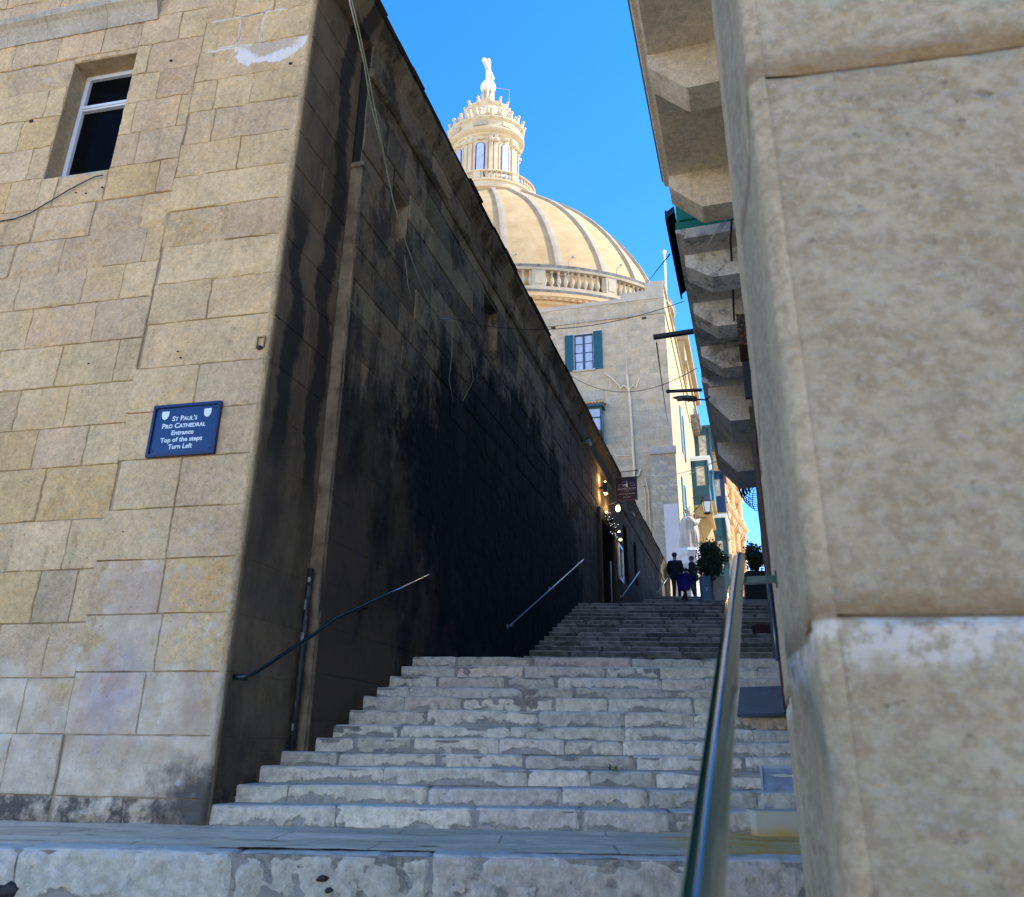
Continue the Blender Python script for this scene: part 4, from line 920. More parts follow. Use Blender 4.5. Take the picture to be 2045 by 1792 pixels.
# pale plastic drain and its branches
DR = plain('cream_pipe', (.74, .62, .42), .7)
def kp(x, y, n_=-.08):
    u, z_ = FK.onN(x, y, n_); return FK.pt(u, n_, z_)
mb = MB(); mb.tube([kp(1252, 748), kp(1257, 790), kp(1262, 860), kp(1268, 960)], .06, 8)
mb.tube([kp(1256, 778), kp(1246, 770), kp(1239, 776), kp(1236, 770), kp(1222, 756), kp(1207, 745)], .035, 6)
mb.tube([kp(1256, 778), kp(1264, 770), kp(1270, 775), kp(1273, 765), kp(1277, 755)], .035, 6)
mb.tube([kp(1226, 907), kp(1232, 910), kp(1258, 910)], .025, 6); mb.tube([kp(1250, 960), kp(1262, 952), kp(1275, 950), kp(1279, 938)], .04, 6)
o = mb.build('wall_drain', DR, cb)
WCD = plain('wall_conduit', (.62, .52, .37), .8)
for pts_, r_ in (([(1289, 955), (1295, 985), (1299, 1060)], .03), ([(1287, 975), (1290, 1000), (1289, 1060)], .022), ([(1262, 605), (1250, 600), (1251, 750)], .012), ([(1143, 628), (1149, 640), (1149, 668)], .012)):
    mb = MB(); mb.tube([kp(*q) for q in pts_], r_, 6); mb.build('conduit', WCD, cb)
# stepped buttress and white plastered corner
mb = MB(); r7 = random.Random(2); z = 9.9; 
while z < 14.1:
    h = .3; x = -.1
    while x < 1.12:
        w = r7.uniform(.3, .55); t = r7.uniform(.85, 1.1); stone(mb, FK, x, min(x + w, 1.14), z, z + h, -.16, -1, (.52 * t, .43 * t, .29 * t, 1), step=.2, relief=.012, rough=.02, gap=.012); x += w
    z += h
mb.box(FK, -.09, 1.12, -.15, .02, 7, 14.1, (.4, .36, .28, 1)); mb.box(FK, -.14, 1.16, -.26, 0, 14.1, 14.45, (.46, .42, .34, 1)); mb.build('buttress', M['cream'], cb)
mb = MB(); mb.box(FK, -.04, .62, -.20, -.165, ZG - .2, 11.55); mb.build('white_plaster', plain('white_plaster', (.62, .60, .60), .9, var=.04, sc=2), cb)
fp = Vector(atY(1329, 570, 37.5)); ft = Vector(atY(1327, 506, 37.5)); mb = MB(); mb.tube([fp - Vector((0, 0, 1)), ft], .055, 8); mb.ball(ft + Vector((0, 0, .08)), .12, 10, 8)
o = mb.build('flagpole', M['white'], loc=fp, smooth=True); tag(o, 'white pole with round knob on the pale building roof', 'pole')

# ------------------------------------------------------------------ dome
DC = Vector((-2.25, 48.0, 0)); ROT = radians(-10)
church = thing('domed_church', 'great cream ribbed dome with lantern, ball and cross above the rooftops', 'church', (DC.x, DC.y, ZG))
def oval(mb, sy, rot=ROT):
    for i, v in enumerate(mb.v):
        p = v - DC; x, y = p.x, p.y * sy; mb.v[i] = DC + Vector((x * cos(rot) - y * sin(rot), x * sin(rot) + y * cos(rot), p.z))
    return mb
def dome_mat(name, c1, c2, lines=True):
    k = NT(name); x, y, z = k.xyz(); n_ = k.noise(.8, 7, .65, k.scale((1, 1, 1.2))); f = k.noise(6, 6, .7, k.scale((1, 1, 3)))
    col = k.mix(k.ramp(n_, .3, .7), c1 + (1,), c2 + (1,)); col = k.vmul(col, k.rng(f, .3, .7, .92, 1.06))
    if lines:
        zz = k.math('FRACT', k.math('MULTIPLY', z, 2.6)); col = k.mix(k.math('MULTIPLY', k.ramp(zz, .10, .03), .22), col, (.35, .27, .18, 1))
    return k.done(col, .92, k.bump(f, .2, .05), spec=.1)
DS = dome_mat('dome_stone', (.42, .29, .145), (.53, .385, .21)); DRB = dome_mat('dome_ribs', (.34, .28, .20), (.46, .38, .27), False)
LS = dome_mat('lantern_stone', (.56, .44, .27), (.66, .55, .37), False); BAL = dome_mat('balustrade_stone', (.42, .35, .24), (.54, .45, .31), False)
prof = [(12.1, 25.5), (12.1, 26.9), (11.85, 28.3), (11.3, 29.9), (10.35, 31.7), (9.1, 33.4), (7.5, 35.0), (5.75, 36.3), (4.6, 37.1), (3.5, 37.9), (2.6, 38.7)]
def cat(ps, k=6):
    out = []
    for i in range(len(ps) - 1):
        p0, p1, p2, p3 = ps[max(i - 1, 0)], ps[i], ps[i + 1], ps[min(i + 2, len(ps) - 1)]
        for j in range(k):
            t = j / k; out.append(tuple(.5 * (2 * p1[q] + (p2[q] - p0[q]) * t + (2 * p0[q] - 5 * p1[q] + 4 * p2[q] - p3[q]) * t * t + (-p0[q] + 3 * p1[q] - 3 * p2[q] + p3[q]) * t ** 3) for q in (0, 1)))
    return out + [ps[-1]]
fine = cat(prof)
SYD, SYL = .57, .75
mb = MB(); mb.lathe(DC, fine, 96); oval(mb, SYD); mb.build('dome_shell', DS, church, smooth=True)
NR = 22
for k_ in range(NR):
    t = 2 * pi * k_ / NR - pi / 2 + radians(14); mb = MB(); vs = []; W = 5
    for (r_, z_) in fine[:-6]:
        hw = .27 * (.35 + .65 * min(1, r_ / 12.5)); 
        for (o_, dr) in ((-1, -.05), (-.93, .20), (0, .22), (.93, .20), (1, -.05)):
            c = Vector((r_ + dr, 0, 0)); tang = Vector((-sin(t), cos(t), 0)); rad = Vector((cos(t), sin(t), 0)); vs.append(DC + rad * (r_ + dr) + tang * hw * o_ + Vector((0, 0, z_ + dr * .4)))
    n_ = len(vs) // W; mb.add(vs, [(i * W + j, i * W + j + 1, (i + 1) * W + j + 1, (i + 1) * W + j) for i in range(n_ - 1) for j in range(W - 1)]); oval(mb, SYD); mb.build('rib', DRB, church)
# drum, cornice and balustrade ring
mb = MB(); mb.lathe(DC, [(12.3, 17), (12.3, 25.1), (12.55, 25.2), (12.55, 25.4), (12.95, 25.6), (12.95, 25.85), (12.7, 25.9)], 96, col=(1, 1, 1, 1)); oval(mb, SYD); mb.build('drum', dome_mat('drum_stone', (.62, .40, .20), (.66, .46, .26), False), church)
DNT = dome_mat('dentil_stone', (.55, .36, .18), (.6, .42, .24), False)
for i in range(88):
    mb = MB(); t = 2 * pi * i / 176 - pi; rad = Vector((cos(t), sin(t), 0)); tg = Vector((-sin(t), cos(t), 0)); c = DC + rad * 12.75
    mb.hexa([c - tg * .12 - rad * .1 + Vector((0, 0, 25.38)), c + tg * .12 - rad * .1 + Vector((0, 0, 25.38)), c + tg * .12 + rad * .12 + Vector((0, 0, 25.38)), c - tg * .12 + rad * .12 + Vector((0, 0, 25.38)), c - tg * .12 - rad * .1 + Vector((0, 0, 25.58)), c + tg * .12 - rad * .1 + Vector((0, 0, 25.58)), c + tg * .12 + rad * .12 + Vector((0, 0, 25.58)), c - tg * .12 + rad * .12 + Vector((0, 0, 25.58))])
    oval(mb, SYD); mb.build('dentil', DNT, church)
def balusters(mb, R, z0, z1, n_, r_, skip=None):
    h = z1 - z0; pr = [(.55, 0), (.55, .08), (.35, .12), (1.0, .34), (.85, .5), (.38, .74), (.38, .86), (.6, .9), (.6, 1)]
    for i in range(n_):
        if skip and i % skip == 0: continue
        t = 2 * pi * i / n_; c = DC + Vector((R * cos(t), R * sin(t), z0)); mb.lathe(c, [(a_ * r_, b_ * h) for a_, b_ in pr], 8)
BR = 12.75; bz = 26.0
grime = plain('lichen_grime', (.20, .185, .16), .95, sc=3, var=.5)
mb = MB(); mb.lathe(DC, [(BR - .25, bz), (BR + .25, bz), (BR + .25, bz + .22), (BR - .25, bz + .22)], 96); mb.lathe(DC, [(BR - .28, bz + 1.35), (BR + .28, bz + 1.35), (BR + .32, bz + 1.45), (BR + .32, bz + 1.5), (BR - .28, bz + 1.5)], 96)
balusters(mb, BR, bz + .22, bz + 1.35, 176, .15, 11); 
for i in range(16):
    t = 2 * pi * i / 16; rad = Vector((cos(t), sin(t), 0)); tg = Vector((-sin(t), cos(t), 0)); c = DC + rad * BR
    for (w_, d_, z0, z1) in ((.42, .24, .2, 1.36), (.26, .28, .4, 1.15)):
        q = [c + tg * (sx * w_) + rad * (sy_ * d_) for sx, sy_ in ((-1, -1), (1, -1), (1, 1), (-1, 1))]; mb.hexa([p_ + Vector((0, 0, bz + z0)) for p_ in q] + [p_ + Vector((0, 0, bz + z1)) for p_ in q])
oval(mb, SYD); mb.build('balustrade', BAL, church)
mb = MB(); mb.lathe(DC, [(BR - .3, bz + 1.502), (BR + .33, bz + 1.502), (BR + .38, bz + 1.68), (BR - .3, bz + 1.72)], 96); mb.lathe(DC, [(12.7, 25.852), (12.97, 25.852), (12.99, 25.99), (12.7, 25.995)], 96); oval(mb, SYD); mb.build('coping', grime, church)
for tt in (15, 31, 47):     # small floodlights at the foot of the ribs
    t = radians(-90 + tt); c = DC + Vector((12.95 * cos(t), 12.95 * sin(t) , -2.7)); mb = MB(); mb.tube([c + Vector((0, 0, 29.3)), c + Vector((.05, -.1, 30.75)), c + Vector((.3, -.2, 31.0))], .03, 6); mb.ball(c + Vector((.33, -.2, 31.0)), .09, 8, 6); oval(mb, SYD); mb.build('floodlight', plain('grey_floodlight', (.35, .33, .3), .5), church)
# lantern
mb = MB(); mb.lathe(DC, [(3.2, 37.0), (3.5, 37.2), (3.75, 37.3), (3.8, 37.5), (3.6, 37.6), (3.55, 37.85), (3.7, 37.9), (3.7, 38.05), (3.0, 38.05)], 64); mb.lathe(DC, [(3.45, 38.6), (3.72, 38.6), (3.78, 38.68), (3.72, 38.75), (3.45, 38.75)], 64); balusters(mb, 3.6, 38.05, 38.6, 64, .12, 8)
for i in range(8):
    t = 2 * pi * i / 8; rad = Vector((cos(t), sin(t), 0)); tg = Vector((-sin(t), cos(t), 0)); c = DC + rad * 3.6; q = [c + tg * (sx * .26) + rad * (sy_ * .14) for sx, sy_ in ((-1, -1), (1, -1), (1, 1), (-1, 1))]; mb.hexa([p_ + Vector((0, 0, 38.05)) for p_ in q] + [p_ + Vector((0, 0, 38.6)) for p_ in q])
oval(mb, SYL); mb.build('lantern_balustrade', LS, church, smooth=False)
mb = MB(); mb.lathe(DC, [(2.35, 37.9), (2.35, 42.65), (2.5, 42.75), (2.55, 42.85), (2.8, 42.98), (2.92, 43.1), (2.92, 43.22), (2.72, 43.27), (2.72, 43.9), (2.8, 43.95), (2.92, 44.08), (2.92, 44.2), (2.55, 44.3), (2.15, 44.8), (1.8, 45.4), (1.6, 46.1), (1.7, 46.25), (1.75, 46.45), (1.3, 46.55), (.9, 46.9), (.6, 47.2), (.55, 47.6)], 64); oval(mb, SYL)
lan = mb.build('lantern', LS, church)
for i in range(8):
    t0 = 2 * pi * i / 8 + radians(-90); 
    for s_ in (-1, 1):
        t = t0 + radians(22.5) + s_ * radians(4.2) ; rad = Vector((cos(t), sin(t), 0)); tg = Vector((-sin(t), cos(t), 0)); c = DC + rad * 2.42; mb = MB()
        for (w_, d_, z0, z1) in ((.15, .13, 38.9, 42.0), (.19, .18, 38.3, 38.9), (.20, .2, 42.0, 42.35), (.16, .16, 42.35, 42.75)):
            q = [c + tg * (sx * w_) + rad * (sy_ * d_) for sx, sy_ in ((-1, -1), (1, -1), (1, 1), (-1, 1))]; mb.hexa([p_ + Vector((0, 0, z0)) for p_ in q] + [p_ + Vector((0, 0, z1)) for p_ in q])
        mb.ball(c + rad * .2 + Vector((0, 0, 42.15)), .17, 8, 6); mb.ball(c + rad * .12 + Vector((0, 0, 42.55)), .12, 8, 6); oval(mb, SYL); mb.build('pilaster', LS, church)
    rad = Vector((cos(t0), sin(t0), 0)); tg = Vector((-sin(t0), cos(t0), 0)); c = DC + rad * 2.36
    def arch(w, z0, z1, k=10): return [(-w, z0), (w, z0)] + [(w * cos(pi * j / k), z1 + w * sin(pi * j / k)) for j in range(k + 1)]
    for nm, w, dd, mt in (('window_surround', .52, .06, LS), ('window_frame', .36, .10, plain('navy_glazing_bar', (.02, .03, .16), .5) if i == 0 else bpy.data.materials['navy_glazing_bar']), ('pane', .27, .13, WG)):
        mb = MB(); mb.prism([c + tg * a_ + Vector((0, 0, b_)) for a_, b_ in arch(w, 39.0, 41.65 + (.36 - w) * .3)], rad * dd); oval(mb, SYL); mb.build(nm, mt, church)
    mb = MB(); mb.ball(c + rad * .12 + Vector((0, 0, 42.38)), .2, 8, 6, sc=(1.6, 1, .8)); oval(mb, SYL); mb.build('cartouche', LS, church)
    mb = MB(); q = [c + rad * .45 + tg * a_ + Vector((0, 0, b_)) for a_, b_ in ((-.5, 43.35), (.5, 43.35), (.5, 43.8), (-.5, 43.8))]; mb.prism(q, rad * .03); oval(mb, SYL); mb.build('panel', BAL, church)
def scroll(R, z_, n_, s_, nm):
    for i in range(n_):
        t = 2 * pi * (i + .5) / n_; rad = Vector((cos(t), sin(t), 0)); c = DC + rad * R + Vector((0, 0, z_)); mb = MB(); mb.ball(c, .17 * s_, 8, 6, sc=(1, 1, 1.1)); mb.ball(c + rad * .14 * s_ + Vector((0, 0, .30 * s_)), .14 * s_, 8, 6); mb.tube([c - Vector((0, 0, .4 * s_)), c + rad * .05 * s_, c + rad * .14 * s_ + Vector((0, 0, .3 * s_))], [.17 * s_, .12 * s_, .1 * s_], 8); oval(mb, SYL); mb.build(nm, LS, church, smooth=True)
scroll(2.75, 44.45, 22, 1.1, 'scroll_finial'); scroll(2.2, 45.05, 16, .9, 'scroll_finial'); scroll(1.62, 46.6, 12, .9, 'scroll_finial')
for i in range(8):
    t = 2 * pi * i / 8; c = DC + Vector((cos(t), sin(t), 0)) * .42; mb = MB(); mb.tube([c + Vector((0, 0, 47.1)), c + Vector((0, 0, 47.7)), c * 1 + Vector((0, 0, 48.2))], [.17, .12, .10], 8); mb.ball(c + Vector((0, 0, 48.3)), .13, 8, 6); mb.build('angel_bracket', LS, church, smooth=True)
mb = MB(); mb.ball(DC + Vector((.03, 0, 49.0)), .60, 20, 14); mb.build('ball', plain('white_stone', (.74, .72, .66), .6, var=.05), church, smooth=True)
CW = bpy.data.materials['white_stone']; mb = MB(); X0 = DC + Vector((0, 0, 0)); fx = Fr(tuple(X0), 18)
mb.box(fx, -.15, .15, -.15, .15, 49.5, 51.7); mb.box(fx, -.92, .92, -.14, .14, 50.7, 51.0); mb.ball(X0 + Vector((0, 0, 51.75)), .19, 10, 8); mb.ball(fx.pt(.95, 0, 50.85), .19, 10, 8); mb.ball(fx.pt(-.95, 0, 50.85), .19, 10, 8); mb.build('cross', CW, church, smooth=False)
mb = MB(); c = DC + Vector((1.7, -.8, 0)); mb.tube([c + Vector((0, 0, 46.7)), c + Vector((0, 0, 48.0)), c + Vector((-1.2, 0, 48.2))], .02, 5); mb.build('lightning_wire', plain('pink_wire', (.5, .35, .4), .6), church)

# ------------------------------------------------------------------ far street, left side beyond the apartment building
def up_(r_): return r_ - 36.95        # distance from the camera along the street -> u in FS
def gallarija(label, u0, depth, n0, n1, z0, z1, mat, roofm=None, glass=(.42, .84)):
    t = thing('enclosed_balcony', label, 'balcony', tuple(FS.pt(u0, n0, z0)), 'teal enclosed balconies of the far street')
    H = z1 - z0; mb = MB(); mb.box(FS, u0, u0 + depth, n0, n1, z0, z0 + H * glass[0]); 
    for (a, b) in ((n0, n0 + (n1 - n0) * .28), (n1 - (n1 - n0) * .22, n1)): mb.box(FS, u0, u0 + .08, a, b, z0 + H * glass[0], z1)
    mb.box(FS, u0, u0 + .08, n0, n1, z0 + H * glass[1], z1 + .001)
    mb.box(FS, u0, u0 + depth, n1 - .08, n1, z0 + H * glass[0], z0 + H * glass[0] + .1); mb.box(FS, u0, u0 + depth, n1 - .08, n1, z1 - .25, z1)
    k = int(depth / .9) + 1
    for i in range(k + 1): uu = u0 + (depth - .1) * i / k; mb.box(FS, uu, uu + .1, n1 - .08, n1, z0 + H * glass[0], z1)
    mb.build('timber_frame', mat, t)
    mb = MB(); w = n1 - n0
    for (a, b) in ((.16, .84), (.3, .7)): mb.box(FS, u0 - .03 - (.03 if a > .2 else 0), u0, n0 + w * a, n0 + w * b, z0 + H * (.06 + a * .2), z0 + H * (glass[0] - .04 - a * .15))
    mb.build('panel', mat, t)
    mb = MB(); mb.box(FS, u0 + .04, u0 + .06, n0 + .05, n1 - .05, z0 + H * glass[0], z1 - .05); mb.build('pane', plain('warm_window', (.62, .54, .36), .25, sc=3, var=.5), t)
    mb = MB(); mb.box(FS, u0 + .1, u0 + depth, n1 - .05, n1 - .03, z0 + H * glass[0], z1 - .05); mb.build('pane', WG, t)
    mb = MB(); mb.box(FS, u0 - .15, u0 + depth + .15, n0, n1 + .18, z1, z1 + .16); mb.box(FS, u0 - .05, u0 + depth, n0, n1 + .06, z1 - .1, z1); mb.build('balcony_roof', roofm or mat, t)
    mb = MB(); mb.box(FS, u0 - .05, u0 + depth, n0, n1 + .06, z0 - .18, z0); mb.box(FS, u0 + .1, u0 + depth - .1, n0, n1 - .4, z0 - .5, z0 - .18); mb.build('slab', YW, t)
    return t
yb = thing('townhouse', 'lower yellow rendered house beyond the apartment building, hung with teal balconies', 'house', tuple(FS.pt(16, 0, ZG)))
mb = MB(); mb.box(FS, 15.6, 27.8, -7, 0, ZG - .3, 28.6); mb.box(FS, 15.5, 27.8, -7, .35, 28.6, 29.0); mb.box(FS, 15.5, 27.8, -7, .15, 26.6, 26.9); mb.build('wall', plain('honey_limestone', (.42, .31, .16), .9, sc=.9, var=.15, bump=.2), yb)
for zz in (7.6, 12, 16.5, 21, 24):
    for uu in (22, 25): mb = MB(); mb.box(FS, uu, uu + 1.1, .0, .05, zz, zz + 1.9); mb.build('window', M['glass_dark'], yb)
mb = MB(); mb.box(FS, 17, 21.5, .0, .6, 23.0, 23.3); mb.box(FS, 17, 21.5, .0, .45, 22.7, 23.0); mb.build('cornice', grime, yb)
gallarija('tall teal enclosed balcony high on the sunlit yellow wall', up_(56.8), 5.0, .0, 1.08, 17.6, 23.3, TEALD, None, (.36, .9))
gallarija('teal enclosed balcony with pale roof slab and lit window, left of the dark blue one', up_(50.2), 2.2, .0, 1.06, 15.4, 18.5, TEALD, M['white'])
gallarija('dark blue enclosed balcony behind the one with the pale roof', up_(62.5), 3.0, .35, 1.75, 18.3, 21.6, plain('navy_timber', (.01, .035, .09), .5))
gallarija('lowest teal enclosed balcony, above the planter bush', up_(60), 4.5, .25, 1.65, 10.6, 17.3, TEALD, M['white'], (.40, .72))
# ochre corbelled balcony base under the first balconies
oc = thing('stone_balcony', 'ochre stone balcony base in shade beside the wall lantern', 'balcony', tuple(FS.pt(14, 0, 14))); OCM = plain('ochre_stone', (.48, .32, .12), .9, sc=2)
mb = MB(); mb.prism([FS.pt(up_(51.5), 0, 14.9), FS.pt(up_(51.5), .75, 14.9), FS.pt(up_(51.5), 1.0, 14.2), FS.pt(up_(51.5), .5, 13.3), FS.pt(up_(51.5), 0, 13.1)], FS.d * 3.2); mb.build('corbel', OCM, oc)
mb = MB(); mb.box(FS, up_(51.4), up_(54.9), 0, 1.1, 14.9, 15.1); mb.build('slab', OCM, oc)
mb = MB(); mb.box(FS, 14.9, 15.4, .0, .14, ZG, 14.0); mb.box(FS, 12.2, 12.5, .0, .10, ZG, 14.5); o = mb.build('door_surround', plain('red_stone', (.25, .11, .06), .9), yb)

# ornate church front on the bend of the street
rO = 65.0; nO = -1.75 
FO = Fr(tuple(FE.pt(rO, -.6, 0)), 24.5)
FO = Fr(tuple(Vector((rO * sin(radians(15.35)), rO * cos(radians(15.35)), 0))), 25.0)
OR = dome_mat('orange_stone', (.58, .34, .15), (.68, .46, .24), False); OP = dome_mat('shaded_pink_stone', (.46, .29, .19), (.58, .38, .25), False)  # lower ornament uses a pinker, duller copy with shade in its colour
oc2 = thing('church_front', 'ornate orange stone church front with deep bracketed cornices down the street', 'church', tuple(FO.pt(0, 0, ZG)))
mb = MB(); mb.box(FO, 0, 9, -9, 0, ZG - .3, 25.2); mb.build('wall', OR, oc2)
def moulding(z, h, out, name, mat=OR, u1=9.2):
    mb = MB(); mb.profile(FO, [(-2.2, z), (out * .35, z), (out * .45, z + h * .25), (out * .8, z + h * .5), (out, z + h * .8), (out, z + h), (-2.2, z + h)], -out * .8, u1); mb.build(name, mat, oc2)
moulding(24.2, 1.3, 1.15, 'main_cornice'); moulding(22.0, .5, .55, 'entablature'); moulding(19.2, .6, .75, 'cornice'); moulding(14.3, .6, .8, 'cornice', OP); moulding(9.0, .4, .45, 'string_course', OP)
for i in range(13):
    mb = MB(); u_ = .1 + i * .7; mb.prism([FO.pt(u_, 0, 24.25), FO.pt(u_, .95, 24.25), FO.pt(u_, .8, 23.9), FO.pt(u_, .25, 23.4), FO.pt(u_, 0, 23.2)], FO.d * .34); mb.build('bracket', OR, oc2)
for i in range(10):
    mb = MB(); u_ = .2 + i * .9; mb.prism([FO.pt(u_, 0, 19.2), FO.pt(u_, .6, 19.2), FO.pt(u_, .5, 18.9), FO.pt(u_, 0, 18.2)], FO.d * .4); mb.build('bracket', OR, oc2)
r8 = random.Random(12)
for (u_, z0, z1) in ((.1, ZG, 14.2), (1.5, ZG, 14.2), (4.2, ZG, 14.2), (7.6, ZG, 14.2), (.1, 15, 19.1), (2.2, 15, 19.1), (5, 15, 19.1), (8, 15, 19.1), (.1, 19.9, 23), (4, 19.9, 23), (8, 19.9, 23)):
    mb = MB(); mb.tube([FO.pt(u_ + .3, .22, z0), FO.pt(u_ + .3, .22, z1)], .30, 12); mb.box(FO, u_ - .1, u_ + .7, 0, .6, z1 - .5, z1); mb.box(FO, u_ - .1, u_ + .7, 0, .6, z0, z0 + .5); mb.build('column', OP if z1 < 15 else OR, oc2)
for (n_, zr, nm, ub) in ((70, (8, 13.8), 'carved_festoon', (0, 1.4)), (60, (15.2, 18.6), 'carved_festoon', (0, 1.5)), (26, (20, 22), 'carved_festoon', (0, 2))):
    mb = MB()
    for i in range(n_): u_ = r8.uniform(*ub); mb.ball(FO.pt(u_, r8.uniform(.1, .35), r8.uniform(*zr)), r8.uniform(.12, .26), 7, 5)
    mb.build(nm, OP if zr[1] < 14 else OR, oc2)
    mb = MB()
    for i in range(n_ // 2): mb.ball(FO.pt(-.08, r8.uniform(-1.6, -.1), r8.uniform(*zr)), r8.uniform(.1, .22), 7, 5)
    mb.build(nm, OP if zr[1] < 14 else OR, oc2)
# flared scroll at the foot, and distant lower house
mb = MB(); mb.prism([FO.pt(-.2, -.2, 7.8), FO.pt(-.2, .1, 9.6), FO.pt(-.2, .25, 13), FO.pt(-.2, .55, 15.5), FO.pt(-.2, .9, 11), FO.pt(-.2, 1.3, 8.6)][:3] + [FO.pt(-.2, .45, 11), FO.pt(-.2, 1.1, 8.6)], FO.d * .8); mb.build('scroll_buttress', dome_mat('sunlit_scroll', (.74, .62, .44), (.78, .68, .5), False), oc2)
fh = thing('distant_house', 'tiny pale house at the end of the street above the rail', 'house', (34, 96, ZG)); az = 16.55
mb = MB(); dd = 96; FH = Fr((dd * sin(radians(16.2)), dd * cos(radians(16.2)), 0), 90); mb.box(FH, 0, 3.2, -4, 0, ZG, 19.2); mb.box(FH, .2, 1.6, -4, 0, 19.2, 19.9); mb.build('wall', M['white'], fh)
mb = MB(); mb.box(FH, 1.6, 1.95, 0, .03, 18.2, 18.7); mb.build('window', M['glass_dark'], fh)

# ------------------------------------------------------------------ statue
def pY(x, y, Y): return Vector(atY(x, y, Y))
SY_ = 34.3; sb = pY(1377, 1098, SY_); pb0 = pY(1374, 1192, SY_)
st = thing('statue', 'pale stone robed saint statue on a white pedestal at the building corner', 'statue', (sb.x, sb.y, ZG))
WST = dome_mat('statue_stone', (.52, .45, .37), (.62, .55, .46), False); PST = plain('white_pedestal', (.64, .65, .66), .8, sc=2, var=.06)
hP = sb.z - ZG; mb = MB()
mb.lathe((sb.x, sb.y, ZG), [(.46, 0), (.46, hP * .18), (.40, hP * .2), (.34, hP * .28), (.32, hP * .55), (.36, hP * .62), (.30, hP * .66), (.42, hP * .74), (.45, hP * .86), (.52, hP * .90), (.55, hP * .95), (.50, hP)], 8, a0=radians(22.5), a1=radians(382.5)); mb.build('pedestal', PST, st)
s_h = 1.88; mb = MB(); vs = []; RN = 26; TH = 40
for j in range(RN + 1):
    t = j / RN; z_ = t * s_h * .80
    rx = .40 - .10 * t + .06 * sin(pi * t) ; 
    if t > .9: rx *= 1 - (t - .9) * 5.5
    ry = rx * .72
    lean = .05 * sin(t * 3)
    for k_ in range(TH):
        th = 2 * pi * k_ / TH; f = 1 + (.13 * sin(th * 7 + t * 3.5 + 1) + .06 * sin(th * 13 - t * 5)) * (1 - t * .7)
        vs.append(Vector((sb.x + lean + rx * f * cos(th), sb.y + ry * f * sin(th), sb.z + z_)))
mb.add(vs, [(i * TH + k_, i * TH + (k_ + 1) % TH, (i + 1) * TH + (k_ + 1) % TH, (i + 1) * TH + k_) for i in range(RN) for k_ in range(TH)])
mb.build('robe', WST, st, smooth=True)
hd = Vector((sb.x + .06, sb.y - .02, sb.z + s_h * .91)); mb = MB(); mb.ball(hd, .125, 16, 12, sc=(.85, 1.0, 1.2)); mb.tube([hd - Vector((0, 0, .25)), hd], .07, 10); mb.ball(hd + Vector((.11, -.02, -.03)), .03, 8, 6, sc=(1.2, .7, 1)); mb.ball(hd + Vector((.07, -.06, .02)), .018, 6, 5); mb.ball(hd + Vector((.07, .05, .02)), .018, 6, 5); mb.build('head', WST, st, smooth=True)
mb = MB()
for i in range(26):
    a_ = r8.uniform(0, 2 * pi); b_ = r8.uniform(-.2, 1.4); mb.ball(hd + Vector((-.04 + .13 * cos(a_) * cos(b_), .13 * sin(a_) * cos(b_), .02 + .15 * sin(b_))), .045, 7, 5)
for i in range(14): mb.ball(hd + Vector((r8.uniform(.04, .13), r8.uniform(-.05, .05), r8.uniform(-.28, -.10))), .04, 7, 5)
mb.build('hair_and_beard', WST, st, smooth=True)
sh = Vector((sb.x + .02, sb.y, sb.z + s_h * .74))
for s_, el, ha in ((-1, (.22, -.18, -.28), (.46, -.10, -.06)), (1, (.15, .22, -.30), (.42, .10, -.20))):
    mb = MB(); A_ = sh + Vector((0, s_ * .2, 0)); E_ = sh + Vector(el); H_ = sh + Vector(ha); mb.tube([A_ + Vector((0, 0, .06)), A_, A_.lerp(E_, .5), E_, E_.lerp(H_, .5), H_], [.08, .13, .135, .14, .11, .07], 12); mb.ball(H_ + Vector((.05, 0, .02)), .055, 8, 6, sc=(1.2, .8, .7))
    for q in range(5): fd = Vector((.06, (q - 2) * .018, .02 + .01 * (2 - abs(q - 2)))); mb.tube([H_ + Vector((.06, (q - 2) * .016, .01)), H_ + Vector((.06, 0, .01)) + fd], [.014, .009], 6)
    mb.build('arm', WST, st, smooth=True)
mb = MB(); H_ = sh + Vector((.48, -.08, -.04)); mb.tube([H_ + Vector((.02, 0, .12)), H_, H_ + Vector((.10, 0, -.6)), H_ + Vector((.16, 0, -1.15))], .022, 8); mb.ball(H_ + Vector((.02, 0, .16)), .06, 8, 6); mb.build('sword', plain('worn_bronze', (.22, .17, .1), .7), st, smooth=True)
for q in range(5):
    mb = MB(); a0_ = sh + Vector((-.18 + q * .09, -.22, -.25)); mb.tube([a0_, a0_ + Vector((.08, -.03, -.4)), a0_ + Vector((.02 + .03 * q, 0, -.95)), a0_ + Vector((.05 * q - .08, .03, -1.25))], [.03, .045, .04, .03], 8); mb.build('drapery_fold', WST, st, smooth=True)

